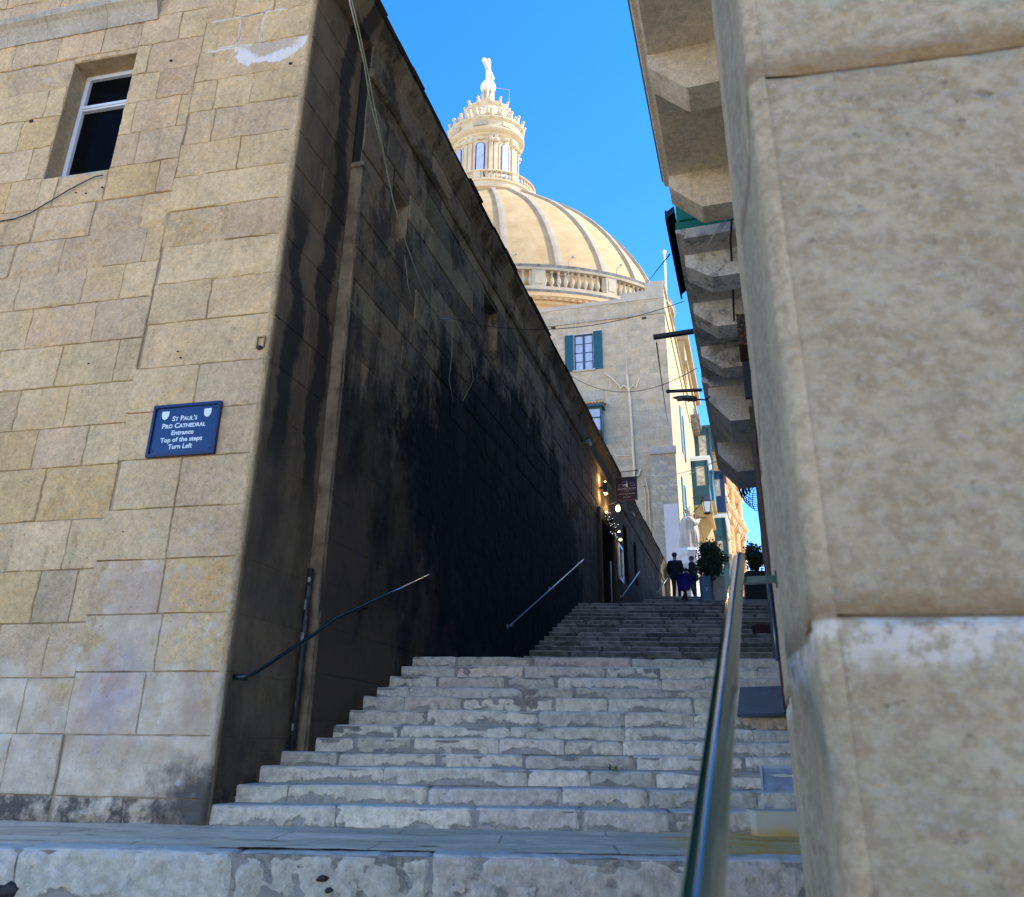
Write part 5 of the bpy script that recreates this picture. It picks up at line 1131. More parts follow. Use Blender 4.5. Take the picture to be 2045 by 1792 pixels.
# ------------------------------------------------------------------ people
def skin_mesh(name, nodes, edges, mat, parent, sub=2):
    me = bpy.data.meshes.new(name); keys = list(nodes); idx = {k_: i for i, k_ in enumerate(keys)}
    me.from_pydata([nodes[k_][0] for k_ in keys], [(idx[a], idx[b]) for a, b in edges], []); o = bpy.data.objects.new(name, me); COL.objects.link(o)
    o.modifiers.new('s', 'SKIN'); m_ = o.modifiers.new('d', 'SUBSURF'); m_.levels = sub; m_.render_levels = sub
    for i, k_ in enumerate(keys):
        r_ = nodes[k_][1]; me.skin_vertices[0].data[i].radius = (r_, r_) if not isinstance(r_, tuple) else r_
    me.skin_vertices[0].data[0].use_root = True
    dg = bpy.context.evaluated_depsgraph_get(); dg.update(); nm = bpy.data.meshes.new_from_object(o.evaluated_get(dg)); bpy.data.objects.remove(o)
    nm.name = name; nm.materials.clear(); nm.materials.append(mat); nm.polygons.foreach_set('use_smooth', [True] * len(nm.polygons))
    o = bpy.data.objects.new(name, nm); COL.objects.link(o); o.parent = parent; return o
SKIN = plain('skin', (.32, .17, .11), .6, var=.06)
def person(label, loc, h, yaw, J, coat, trous, shoe, coat_len=-.02, headgear=None, hair=None, coat_r=1.25):
    """J: joint positions in units of standing height (x right, y forward)"""
    t = thing('person', label, 'person', loc); t.rotation_euler = (0, 0, -radians(yaw))
    V = lambda k_: Vector(J[k_]) * h
    body = {'pel': (V('pel'), .085 * h), 'chest': (V('chest'), (.10 * h, .075 * h)), 'neck': (V('neck'), .032 * h), 'head0': (V('head0'), .042 * h), 'head': (V('head'), (.048 * h, .056 * h)), 'crown': (V('head') + Vector((0, 0, .045 * h)), .035 * h), 'nose': (V('head') + Vector((0, .062 * h, -.008 * h)), .008 * h)}
    ed = [('pel', 'chest'), ('chest', 'neck'), ('neck', 'head0'), ('head0', 'head'), ('head', 'crown'), ('head', 'nose')]
    for s_ in 'LR':
        sg = -1 if s_ == 'L' else 1
        for k_, r_ in (('sho', .036), ('elb', .026), ('wri', .018), ('hip', .055), ('kne', .036), ('ank', .024)): body[k_ + s_] = (V(k_ + s_), r_ * h)
        d_ = (V('wri' + s_) - V('elb' + s_)).normalized(); body['palm' + s_] = (V('wri' + s_) + d_ * .035 * h, (.018 * h, .010 * h)); ed += [('chest', 'sho' + s_), ('sho' + s_, 'elb' + s_), ('elb' + s_, 'wri' + s_), ('wri' + s_, 'palm' + s_), ('pel', 'hip' + s_), ('hip' + s_, 'kne' + s_), ('kne' + s_, 'ank' + s_)]
        sd_ = Vector((0, 1, 0)).cross(d_).normalized() if abs(d_.y) < .9 else Vector((1, 0, 0))
        fw = sd_.cross(d_)
        for q in range(4): 
            b_ = V('wri' + s_) + d_ * .05 * h + fw * (q - 1.5) * .009 * h; L_ = (.032, .040, .038, .028)[q] * h
            body['f%d%s' % (q, s_)] = (b_, .0052 * h); body['g%d%s' % (q, s_)] = (b_ + d_ * L_ * .6 + sd_ * .008 * h * -sg, .0048 * h); body['h%d%s' % (q, s_)] = (b_ + d_ * L_ + sd_ * .018 * h * -sg, .004 * h); ed += [('palm' + s_, 'f%d%s' % (q, s_)), ('f%d%s' % (q, s_), 'g%d%s' % (q, s_)), ('g%d%s' % (q, s_), 'h%d%s' % (q, s_))]
        b_ = V('wri' + s_) + d_ * .02 * h + fw * .016 * h; body['t1' + s_] = (b_, .0065 * h); body['t2' + s_] = (b_ + d_ * .022 * h + fw * .012 * h, .005 * h); ed += [('wri' + s_, 't1' + s_), ('t1' + s_, 't2' + s_)]
        body['toe' + s_] = (V('ank' + s_) + Vector((0, .07 * h, -.02 * h)), .018 * h); ed.append(('ank' + s_, 'toe' + s_))
    skin_mesh('body', body, ed, SKIN, t)
    cr = coat_r / 1.25
    c = {'pel': (V('pel') + Vector((0, 0, .05 * h)), (.115 * h * cr, .10 * h * cr)), 'hem': (V('pel') + Vector((0, 0, coat_len * h)), (.118 * h * cr, .10 * h * cr)), 'chest': (V('chest'), (.118 * h * cr ** .5, .10 * h * cr ** .5)), 'top': (V('chest').lerp(V('neck'), .55), (.11 * h, .085 * h)), 'col': (V('neck') - Vector((0, 0, .01 * h)), .056 * h)}; ed = [('hem', 'pel'), ('pel', 'chest'), ('chest', 'top'), ('top', 'col')]
    for s_ in 'LR':
        for k_, r_ in (('sho', .050), ('elb', .044), ('wri', .034)): c[k_ + s_] = (V(k_ + s_), r_ * h)
        ed += [('top', 'sho' + s_), ('sho' + s_, 'elb' + s_), ('elb' + s_, 'wri' + s_)]
    skin_mesh('coat', c, ed, coat, t)
    c = {'pel': (V('pel'), (.092 * h, .075 * h))}; ed = []
    for s_ in 'LR':
        for k_, r_ in (('hip', .060), ('kne', .044), ('ank', .034)): c[k_ + s_] = (V(k_ + s_), r_ * h)
        ed += [('pel', 'hip' + s_), ('hip' + s_, 'kne' + s_), ('kne' + s_, 'ank' + s_)]
    skin_mesh('trousers', c, ed, trous, t)
    for s_ in 'LR':
        A_ = V('ank' + s_); skin_mesh('shoe', {'a': (A_ + Vector((0, -.012 * h, -.008 * h)), .027 * h), 'b': (A_ + Vector((0, .045 * h, -.018 * h)), (.022 * h, .018 * h)), 'c': (A_ + Vector((0, .085 * h, -.022 * h)), .016 * h)}, [('a', 'b'), ('b', 'c')], shoe, t, 1)
    H_ = V('head')
    mb = MB(); mb.ball(H_ + Vector((0, -.012 * h, .026 * h)), .058 * h, 16, 10, sc=(.98, 1.08, .92))
    if headgear: mb.prism([H_ + Vector((a_ * h, b_ * h, .035 * h)) for a_, b_ in ((-.04, .03), (-.04, .075), (-.02, .10), (.02, .10), (.04, .075), (.04, .03))], Vector((0, 0, .008 * h)))
    o = mb.build('cap' if headgear else 'hair', headgear or hair, None, smooth=True); o.location = (0, 0, 0); o.parent = t
    if not headgear:
        pass
    return t
def J0(**kw):
    d_ = dict(pel=(0, 0, .52), chest=(0, 0, .74), neck=(0, 0, .845), head0=(0, .008, .885), head=(0, .012, .935), shoL=(-.115, 0, .80), shoR=(.115, 0, .80), elbL=(-.15, -.01, .63), elbR=(.15, -.01, .63), wriL=(-.15, .04, .49), wriR=(.15, .04, .49), hipL=(-.05, 0, .50), hipR=(.05, 0, .50), kneL=(-.055, .01, .28), kneR=(.055, .01, .28), ankL=(-.06, 0, .045), ankR=(.06, 0, .045)); d_.update(kw); return d_
BK = plain('black_cloth', (.012, .012, .015), .9); NV = plain('navy_cloth', (.014, .014, .03), .9); BLU = plain('royal_blue_coat', (.012, .006, .16), .8); DKT = plain('dark_trousers', (.014, .014, .017), .9); SH = plain('dark_shoes', (.02, .02, .02), .6); HR = plain('brown_hair', (.06, .03, .025), .8)
f1 = pY(1352, 1193, 32.2); person('man in black jacket and cap standing left of the pedestal', (f1.x, f1.y, ZT4), 1.95, 25, J0(elbL=(-.15, -.03, .64), wriL=(-.13, .08, .55), elbR=(.15, .0, .63), wriR=(.10, .10, .58), kneL=(-.045, .01, .28), kneR=(.06, .02, .28)), BK, DKT, SH, headgear=NV)
f2 = pY(1368, 1199, 27.9); person('child in royal blue coat walking with head down on the top steps', (f2.x, f2.y, ZT3 + .02), 1.30, 60, J0(chest=(0, .04, .72), neck=(0, .07, .83), head0=(0, .09, .865), head=(0, .115, .91), shoL=(-.12, .05, .79), shoR=(.12, .05, .79), elbL=(-.17, .0, .62), elbR=(.17, .06, .62), wriL=(-.18, .02, .47), wriR=(.18, .14, .49), kneL=(-.055, .09, .28), ankL=(-.06, .13, .05), kneR=(.055, -.03, .28), ankR=(.06, -.13, .06)), BLU, DKT, SH, coat_len=-.17, hair=HR, coat_r=2.05)
f3 = pY(1388, 1193, 31.9); person('person in black clothes half hidden by the bush, looking down', (f3.x, f3.y, ZT4), 1.76, -60, J0(head=(0, .03, .925), elbL=(-.14, .03, .64), wriL=(-.06, .14, .66), elbR=(.14, .03, .64), wriR=(.06, .14, .67), kneL=(-.055, .03, .28), ankL=(-.06, -.02, .045)), BK, DKT, SH, hair=plain('auburn_hair', (.12, .035, .03), .8))

# ------------------------------------------------------------------ planters with bushes
LEAF = None
def leaf_mat(name, a, b):
    k = NT(name); oi = k.n('ShaderNodeObjectInfo'); c = k.mix(k.ramp(k.noise(3.5, 3), .35, .65), a + (1,), b + (1,)); c = k.mix(1.0, c, k.attr(), 'MULTIPLY'); return k.done(c, .45, spec=.4)
LF = leaf_mat('dark_leaves', (.018, .035, .014), (.05, .075, .03))
def bush(parent, c, rx, ry, rz, n_, seed, size=.05, name='foliage'):
    r = random.Random(seed); mb = MB(); clumps = [(Vector((sin(a_) * cos(b_) * rx, cos(a_) * cos(b_) * ry, sin(b_) * rz)) * q_, r.uniform(.16, .46)) for a_, b_, q_ in [(r.uniform(0, 2 * pi), r.uniform(-1.5, 1.5), r.uniform(.15, 1.08)) for _ in range(40)]]
    for _ in range(n_):
        cc, cr = r.choice(clumps); p_ = Vector(c) + cc + Vector((r.gauss(0, 1) * rx, r.gauss(0, 1) * ry, r.gauss(0, 1) * rz)) * cr * .55
        d_ = Vector((r.gauss(0, 1), r.gauss(0, 1), r.gauss(.4, 1))).normalized(); s_ = d_.cross(Vector((r.gauss(0, 1), r.gauss(0, 1), r.gauss(0, 1)))).normalized(); L_ = size * r.uniform(.7, 1.5); w = L_ * .32
        t = r.uniform(.5, 1.7); nn_ = d_.cross(s_) * L_ * .15
        mb.add([p_, p_ + d_ * L_ * .5 + s_ * w + nn_, p_ + d_ * L_, p_ + d_ * L_ * .5 - s_ * w + nn_], [(0, 1, 2, 3)], (t, t, t * .9, 1))
    o = mb.build(name, LF, parent)
    mb = MB()
    for i in range(9): cc, _c = clumps[i]; b_ = Vector(c) - Vector((0, 0, rz * 1.25)); mb.tube([b_ + Vector((r.uniform(-.08, .08), r.uniform(-.08, .08), 0)), b_.lerp(Vector(c) + cc, .5) + Vector((r.uniform(-.05, .05),) * 3), Vector(c) + cc], [.016, .011, .006], 6)
    mb.build('stem', plain('bark', (.06, .045, .03), .9) if 'bark' not in bpy.data.materials else bpy.data.materials['bark'], parent)
YP = 27.6; pa_, pb_ = pY(1403, 1203, YP), pY(1422, 1203, YP); zt_ = pY(1412, 1151, YP).z; zb_ = ZT3
pl = thing('planter', 'slim blue grey planter marked 7 holding a dark bush', 'planter', ((pa_.x + pb_.x) / 2, YP, zb_))
FP = Fr((pa_.x, YP - .04, 0), 90); w = pb_.x - pa_.x
mb = MB(); h_ = zt_ - zb_
def tapered(mb, fr, u0, u1, n0, n1, z0, z1, k): 
    q = fr.pt; c = (u0 + u1) / 2; d = (n0 + n1) / 2; f = lambda a, m_: m_ + (a - m_) * k
    mb.hexa([q(f(u0, c), f(n0, d), z0), q(f(u1, c), f(n0, d), z0), q(f(u1, c), f(n1, d), z0), q(f(u0, c), f(n1, d), z0), q(u0, n0, z1), q(u1, n0, z1), q(u1, n1, z1), q(u0, n1, z1)])
tapered(mb, FP, 0, w * 1.0, -w, 0, zb_, zt_, .92); mb.box(FP, -.008, w + .008, -w - .008, .008, zt_ - .05, zt_ + .001); mb.build('pot', plain('blue_grey_planter', (.10, .17, .23), .6, var=.08), pl)
text('7', .20, M['white'], pl, FP.pt(w * .5, .012, zb_ + h_ * .42), (1, 0, 0), (0, 0, 1), 'numeral', extrude=.002)
cx_ = pY(1418, 1117, YP); bush(pl, (cx_.x + .02, YP - .0 + .15, cx_.z), .50, .45, .58, 7500, 5, size=.085)
YP2 = 27.9; q0, q1 = pY(1425, 1197, YP2), pY(1447, 1150, YP2)
bp = thing('planter', 'cream stone planter right behind the blue grey one', 'planter', ((q0.x + q1.x) / 2, YP2, zb_)); F2 = Fr((q0.x, YP2, 0), 90)
mb = MB(); tapered(mb, F2, 0, q1.x - q0.x, -.35, 0, zb_, pY(1440, 1152, YP2).z, .8); mb.build('pot', plain('cream_planter', (.42, .38, .30), .8), bp)
mb = MB(); mb.box(F2, 0.02, (q1.x - q0.x) * .98, -.33, -.02, pY(1440, 1152, YP2).z - .05, pY(1440, 1152, YP2).z + .01); mb.build('soil', plain('soil', (.05, .04, .03), 1), bp)
bush(bp, (pY(1432, 1112, YP2).x + .02, YP2 + .22, pY(1432, 1112, YP2).z), .30, .3, .50, 3600, 9, size=.075)
YP3 = 20.0; r0_, r1_ = pY(1497, 1197, YP3), pY(1531, 1197, YP3)
dpn = thing('planter', 'dark square planter and bush beside the right wall, behind the green bracket', 'planter', ((r0_.x + r1_.x) / 2, YP3, ZT2)); F3 = Fr((r0_.x, YP3, 0), 90)
zz1 = pY(1515, 1140, YP3).z; mb = MB(); tapered(mb, F3, .02, .58, -.45, 0, ZT2, zz1, .95); mb.build('pot', plain('dark_planter', (.022, .02, .025), .7), dpn)
mb = MB(); mb.box(F3, .18, .40, .0, .03, zz1 - .62, zz1 - .25); mb.build('panel', plain('dark_plum_panel', (.05, .035, .05), .6), dpn)
bush(dpn, (r0_.x + .28, YP3 + .2, pY(1508, 1112, YP3).z), .32, .30, .30, 4200, 19, size=.06)
mb = MB(); YB = 18.6; F4 = Fr((pY(1499, 1197, YB).x, YB, 0), 90); mb.box(F4, 0, .62, -.4, 0, pY(1510, 1197, YB).z - .01, pY(1510, 1166, YB).z)
o = mb.build('utility_box', plain('black_box', (.015, .016, .02), .6), loc=F4.pt(.3, -.2, pY(1510, 1197, YB).z)); tag(o, 'low black box standing below the green handrail bracket', 'box')
mb = MB(); YB = 16.75; F4 = Fr((pY(1494, 1200, YB).x, YB, 0), 90); mb.box(F4, 0, .9, -.6, 0, ZT2 - .5, pY(1510, 1197, YB).z)
o = mb.build('masonry_plinth', plain('grey_render', (.24, .25, .27), .9, var=.1), loc=F4.pt(.3, -.3, ZT2 - .5)); tag(o, 'plain grey rendered block at the top right of the upper flight', 'plinth')
YB = 14.3; a_, b_ = pY(1509, 1247, YB), pY(1541, 1272, YB); F4 = Fr((a_.x, YB, 0), 90); mb = MB(); mb.box(F4, 0, b_.x - a_.x, -.3, 0, b_.z, a_.z)
o = mb.build('meter_box', plain('plum_box', (.045, .015, .022), .7), loc=F4.pt(.1, -.1, b_.z)); tag(o, 'dark maroon box set into the right end of the steps', 'box')

# ------------------------------------------------------------------ covers on the steps, right side
gt = [atY(1478, 1374, 7.84), atY(1561, 1371, 7.80), atY(1566, 1424, 7.08), atY(1472, 1428, 7.12)]
gr = thing('drain_grate', 'blue grey ribbed metal plate lying over the steps on the right', 'metal cover', tuple(gt[3])); GM = plain('blue_grey_metal', (.075, .105, .155), .45, .3)
mb = MB(); nrm_ = (gt[1] - gt[0]).cross(gt[3] - gt[0]).normalized(); nrm_ = nrm_ if nrm_.z > 0 else -nrm_
mb.prism([p_ - nrm_ * .02 for p_ in gt], nrm_ * .02); mb.build('plate', GM, gr)
mb = MB()
for i in range(22):
    t = (i + .5) / 22; A_, B_ = gt[0].lerp(gt[3], t), gt[1].lerp(gt[2], t); bar(mb, A_ + nrm_ * .004, B_ + nrm_ * .004, .0065, .006)
mb.build('ribs', plain('blue_grey_rib', (.11, .15, .21), .4, .3), gr)
Yc = 6.0; c0, c1, c2, c3 = atY(1519, 1532, 6.32), atY(1580, 1532, 6.32), atY(1593, 1613, 5.98), atY(1525, 1613, 5.98)
cv = thing('stone_cover', 'pale stone slab cover leaning over the lowest right steps', 'cover slab', tuple(c3)); mb = MB(); nn_ = (c1 - c0).cross(c3 - c0).normalized(); nn_ = nn_ if nn_.y < 0 else -nn_
mb.prism([c0, c1, c2, c3], nn_ * -.15); mb.build('slab', plain('pale_slab', (.40, .40, .43), .85, sc=7, var=.3), cv)
mb = MB(); bar(mb, c0 + nn_ * .004, c3 + nn_ * .004, .008, .008); bar(mb, c0 + nn_ * .004, c1 + nn_ * .004, .010, .012); mb.build('edging', plain('pale_edging', (.5, .5, .5), .8), cv)
Yy = 5.62; y0, y1, y2 = atY(1508, 1620, Yy), atY(1610, 1616, Yy), atY(1512, 1676, Yy)
mb = MB(); F5 = Fr((y0.x, Yy, 0), 90); mb.box(F5, 0, y1.x - y0.x + .3, -.25, 0, -.02, y0.z)
k = NT('ochre_stained_stone'); x, y, z = k.xyz(); zz = k.math('ADD', z, k.math('MULTIPLY', k.noise(3, 5), .10)); c_ = k.mix(k.ramp(zz, .14, .03), (.55, .52, .42, 1), (.62, .40, .12, 1)); k.done(c_, .85, k.bump(k.noise(20, 6), .3, .01))
o = mb.build('ochre_block', k.m, loc=F5.pt(.3, -.1, 0)); tag(o, 'smooth cream block with ochre stain at the foot of the steps, right', 'block')
# weeds in the joints
WD = leaf_mat('weed_leaves', (.06, .12, .03), (.12, .18, .05))
for (px, py, s_, lab) in ((1306, 1640, .5, 'tiny green weed in a joint of the lowest step'), (1226, 1537, 1.0, 'small green weed growing at the back of a lower step'), (1318, 1665, .4, 'single weed sprig at the step foot near the green rail')):
    Yw = {1640: 5.78, 1537: 6.28, 1665: 5.74}[py]; P_ = atY(px, py, Yw); mb = MB(); r = random.Random(px)
    for _ in range(int(26 * s_)):
        d_ = Vector((r.gauss(0, .8), -abs(r.gauss(0, .5)), abs(r.gauss(.6, .5)))).normalized(); L_ = r.uniform(.012, .034) * (s_ + .3); sd_ = d_.cross(Vector((0, 1, .3))).normalized() * L_ * .14; b_ = P_ + Vector((r.uniform(-.03, .03) * s_, -.005, r.uniform(-.01, .02))); mb.add([b_ - sd_, b_ + sd_, b_ + d_ * L_ + Vector((0, 0, -.005))], [(0, 1, 2)])
    o = mb.build('weed', WD, loc=P_); tag(o, lab, 'weed')

# ------------------------------------------------------------------ plaque on the left building
pq = [FA.onN(x, y, -.0) for x, y in ((313, 815), (443, 803), (433, 907), (294, 916))]
pu0, pu1, pz0, pz1 = .33, .935, 2.65, 3.10
pt_ = thing('wall_plaque', 'blue framed church direction plaque with white lettering on the left wall', 'sign', tuple(FA.pt((pu0 + pu1) / 2, -.02, pz0)))
mb = MB(); mb.box(FA, pu0 + .02, pu1 - .02, -.020, -.004, pz0 + .02, pz1 - .02); mb.build('panel', M['blue'], pt_)
mb = MB(); FRM = plain('dark_blue_frame', (.004, .014, .075), .3, sc=4)
def frame_bar(u0, u1, z0, z1): mb.box(FA, u0, u1, -.034, -.002, z0, z1)
frame_bar(pu0, pu1, pz1 - .025, pz1); frame_bar(pu0, pu1, pz0, pz0 + .025); frame_bar(pu0, pu0 + .022, pz0 + .025, pz1 - .025); frame_bar(pu1 - .022, pu1, pz0 + .025, pz1 - .025); mb.build('frame', FRM, pt_)
cu_ = (pu0 + pu1) / 2; xd = -FA.d; off = -.0215
LT = plain('pale_lettering', (.66, .78, .88), .6, var=.03)
for body, sz, z_, sc_ in (("St Paul\u2019s", .060, 2.955, .78), ("Pro Cathedral", .060, 2.893, .78), ("Entrance", .056, 2.832, None), ("Top of the steps", .056, 2.772, None), ("Turn Left", .056, 2.712, None)):
    text(body, sz, LT, pt_, FA.pt(cu_ + .01, off, z_), xd, (0, 0, 1), 'lettering', smallcaps=sc_, offset=.0012)
for du in (-.19, .19):
    c = FA.pt(cu_ + du, off, 3.01); mb = MB(); mb.prism([c + xd * a_ + Vector((0, 0, b_)) for a_, b_ in ((-.032, .033), (.032, .033), (.032, -.005), (.022, -.028), (0, -.043), (-.022, -.028), (-.032, -.005))], FA.n * -.003); mb.build('shield', LT, pt_)
for a_, b_ in ((pu0 + .05, pz1 - .05), (pu1 - .05, pz1 - .05), (pu0 + .05, pz0 + .05), (pu1 - .05, pz0 + .05)): mb = MB(); c = FA.pt(a_, -.021, b_); mb.ball(c, .008, 8, 6); mb.build('screw', FRM, pt_)

# ------------------------------------------------------------------ restaurant sign, lamps, door
US = 16.6
def sgn(x, y, d=US): 
    n_, z_ = FB.onU(x, y, d); return n_, z_
s0, s1, s2, s3 = sgn(1228, 953), sgn(1271, 954), sgn(1274, 998), sgn(1232, 999); print('sign', s0, s1, s2, s3)
n0_, n1_, z1_, z0_ = (s0[0] + s3[0]) / 2, (s1[0] + s2[0]) / 2, (s0[1] + s1[1]) / 2, (s2[1] + s3[1]) / 2
sg_ = thing('hanging_sign', 'maroon hanging restaurant sign projecting from the dark wall', 'sign', tuple(FB.pt(US, n0_, z0_)))
MS = plain('maroon_board', (.014, .002, .005), .5, sc=4); mb = MB(); mb.box(FB, US, US + .03, n0_, n1_, z0_, z1_); mb.build('board', MS, sg_)
mb = MB(); e = .012; mb.box(FB, US - .006, US + .036, n0_ - e, n1_ + e, z0_ - e, z0_); mb.box(FB, US - .006, US + .036, n0_ - e, n0_, z0_, z1_); mb.box(FB, US - .006, US + .036, n0_ - e, n1_ + e, z1_, z1_ + e); mb.build('frame', plain('plum_grey_frame', (.12, .08, .09), .5), sg_)
mb = MB(); zt_ = z1_ + .19; mb.tube([FB.pt(US + .015, .12, zt_ - .02), FB.pt(US + .015, n1_ + .05, zt_)], .012, 6); mb.tube([FB.pt(US + .015, n1_ - .03, zt_), FB.pt(US + .015, n1_ - .03, z1_)], .008, 6); mb.tube([FB.pt(US + .015, n0_ + .06, zt_), FB.pt(US + .015, n0_ + .06, z1_)], .008, 6); mb.build('bracket', M['black'], sg_)
W_ = n1_ - n0_; H_ = z1_ - z0_; cn = (n0_ + n1_) / 2; fo = US - .004
def sp(a, b): return FB.pt(fo, n0_ + W_ * a, z0_ + H_ * b)
LM = plain('mauve_lettering', (.42, .34, .42), .6, var=.03); LB = plain('pale_blue_emblem', (.5, .58, .72), .6, var=.03)
xd2 = FB.n
text('THE', W_ * .10, LM, sg_, sp(.36, .575), xd2, (0, 0, 1)); text('UNDERCROFT', W_ * .135, LM, sg_, sp(.5, .44), xd2, (0, 0, 1), offset=.0006)
mb = MB(); mb.prism([sp(.40, .385), sp(.62, .385), sp(.62, .37), sp(.40, .37)], FB.d * -.002); mb.build('rule', LM, sg_)
text('MEDITERRANEAN BRASSERIE', W_ * .058, LM, sg_, sp(.5, .25), xd2, (0, 0, 1), offset=.0008); text('&', W_ * .06, LM, sg_, sp(.5, .18), xd2, (0, 0, 1)); text('Courtyard', W_ * .08, LM, sg_, sp(.5, .10), xd2, (0, 0, 1))
mb = MB(); mb.prism([sp(.31, .68), sp(.50, .70), sp(.53, .86), sp(.555, .70), sp(.58, .54), sp(.50, .56), sp(.46, .64), sp(.33, .66)], FB.d * -.002); mb.build('emblem', LB, sg_)
for arc in ([(.10, .6), (.18, .6), (.22, .68), (.14, .70), (.12, .64)], [(.62, .70), (.72, .74), (.84, .71), (.90, .64), (.88, .60), (.74, .60), (.68, .66)], [(.30, .72), (.34, .78), (.42, .82), (.46, .76)], [(.24, .69), (.30, .72)]):
    mb = MB(); mb.tube([sp(a, b) + FB.d * -.001 for a, b in arc], .004, 5); mb.build('ornament', LM, sg_)
GLOW = emit('warm_glow', (1.0, .62, .22), 6.0); GLOW2 = emit('warm_bulb', (1.0, .72, .32), 3.0)
def pb_(x, y, n_=.22): return nrm_pt(FB, x, y, n_)
def lamp_light(P, e_, r_=.04):
    ld = bpy.data.lights.new('lamp_glow', 'POINT'); ld.energy = e_; ld.color = (1, .6, .25); ld.shadow_soft_size = r_; lo = bpy.data.objects.new('lamp_glow', ld); COL.objects.link(lo); lo.location = P; return lo
P_ = pb_(1207, 975, .25); wl = thing('wall_lamp', 'black up and down wall lamp glowing left of the maroon sign', 'lamp', tuple(P_)); mb = MB(); mb.box(Fr(tuple(P_), FB.az), -.08, .08, -.02, .09, -.14, .14); mb.box(Fr(tuple(P_), FB.az), -.03, .03, -.14, -.02, -.03, .03); mb.build('housing', M['black'], wl)
for s_ in (-1, 1): mb = MB(); mb.ball(P_ + FB.n * .03 + Vector((0, 0, s_ * .15)), .035, 8, 6); mb.build('bulb', GLOW, wl); lo = lamp_light(P_ + Vector((0, 0, s_ * .22)) - FB.n * .04, 3.5); lo.location = lo.location - P_; lo.parent = wl
P_ = pb_(1234, 1016, .42); wl = thing('wall_lamp', 'bright glowing lantern just under the maroon sign', 'lamp', tuple(P_)); mb = MB(); mb.tube([P_ - FB.n * .3 + Vector((0, 0, .12)), P_ + Vector((0, 0, .2)), P_ + Vector((0, 0, .12))], .015, 6); mb.lathe(P_ + Vector((0, 0, .10)), [(.02, .06), (.08, 0)], 10); mb.build('arm', M['black'], wl); mb = MB(); mb.ball(P_, .065, 12, 10, sc=(1, 1, 1.25)); mb.build('bulb', GLOW2, wl); lo = lamp_light(P_ + Vector((0, 0, -.02)) - FB.n * .15, 5); lo.location = lo.location - P_; lo.parent = wl
for (x, y, r_, lab) in ((1211, 1023, .032, 'small round downlight over the dark doorway'), (1236.5, 1062, .032, 'small oval lamp right of the doorway fairy lights'), (1239, 1078, .045, 'lowest round yellow lamp on the dark left wall')):
    P_ = pb_(x, y, .3); wl = thing('wall_lamp', lab, 'lamp', tuple(P_)); mb = MB(); mb.ball(P_, r_, 10, 8, sc=(1, 1, .75)); mb.build('bulb', GLOW2, wl); mb = MB(); mb.tube([P_ + Vector((0, 0, r_ * .7)), P_ + Vector((0, 0, .12)), P_ + Vector((0, 0, .12)) - FB.n * .17], .012, 6); mb.build('arm', M['black'], wl)
# fairy-lit garland over the doorway
gl = thing('garland', 'leafy garland speckled with tiny white fairy lights above the doorway', 'garland', tuple(pb_(1209, 1030)))
r = random.Random(77); mb = MB(); mb2 = MB(); g0, g1 = pb_(1209, 1030, .2), pb_(1224, 1062, .2)
for i in range(420):
    c = g0.lerp(g1, r.random()) + Vector((r.uniform(-.12, .12), r.uniform(-.15, .15), r.uniform(-.16, .16))); d_ = Vector((r.gauss(0, 1), r.gauss(0, 1), r.gauss(0, 1))).normalized() * .09; s_ = d_.cross(Vector((0, 0, 1))) * .4; mb.add([c, c + d_ * .5 + s_, c + d_, c + d_ * .5 - s_], [(0, 1, 2, 3)], (.5, .5, .5, 1))
mb.build('foliage', LF, gl)
for i in range(34): c = g0.lerp(g1, r.random()) + Vector((r.uniform(-.10, .14), r.uniform(-.2, 0), r.uniform(-.16, .16))); mb2.ball(c, .0055, 5, 4)
o = mb2.build('fairy_lights', emit('fairy_light', (.9, .95, 1.0), 1.6), gl); o['kind'] = 'stuff'
# doorway details
mb = MB(); mb.box(FB, DOOR[0], DOOR[1], -.45, -.4, DOOR[2], DOOR[3]); mb.build('doorway', M['void'], bld)
mb = MB(); mb.box(FB, DOOR[0] - .22, DOOR[0], .121, .19, DOOR[2], DOOR[3] + .25, (.3, .24, .16, 1)); mb.box(FB, DOOR[1], DOOR[1] + .22, .121, .19, DOOR[2], DOOR[3] + .25, (.3, .24, .16, 1)); mb.box(FB, DOOR[0], DOOR[1], .121, .19, DOOR[3], DOOR[3] + .25, (.3, .24, .16, 1)); mb.build('door_surround', M['side'], bld)
for o_ in WINS: mb = MB(); mb.box(FB, o_[0], o_[1], -.2, -.15, o_[2], o_[3]); mb.build('window', M['glass_dark'], bld)
m0, m1 = FB.onN(1233, 1100, .17), FB.onN(1243, 1150, .17); mu0, mu1 = m0[0], m1[0]; mz0, mz1 = FB.onN(1238, 1160, .17)[1], FB.onN(1238, 1092, .17)[1]
mn = thing('menu_board', 'tall glazed menu case glowing faintly beside the doorway', 'menu board', tuple(FB.pt((mu0 + mu1) / 2, .17, mz0))); mb = MB()
for (a, b, c, d) in ((mu0, mu0 + .08, mz0, mz1), (mu1 - .08, mu1, mz0, mz1), (mu0, mu1, mz0, mz0 + .08), (mu0, mu1, mz1 - .08, mz1)): mb.box(FB, a, b, .12, .22, c, d)
mb.build('frame', ST, mn); mb = MB(); mb.box(FB, mu0 + .08, mu1 - .08, .13, .15, mz0 + .08, mz1 - .08); mb.build('pane', plain('menu_paper', (.42, .36, .24), .5, sc=6, var=.35), mn)
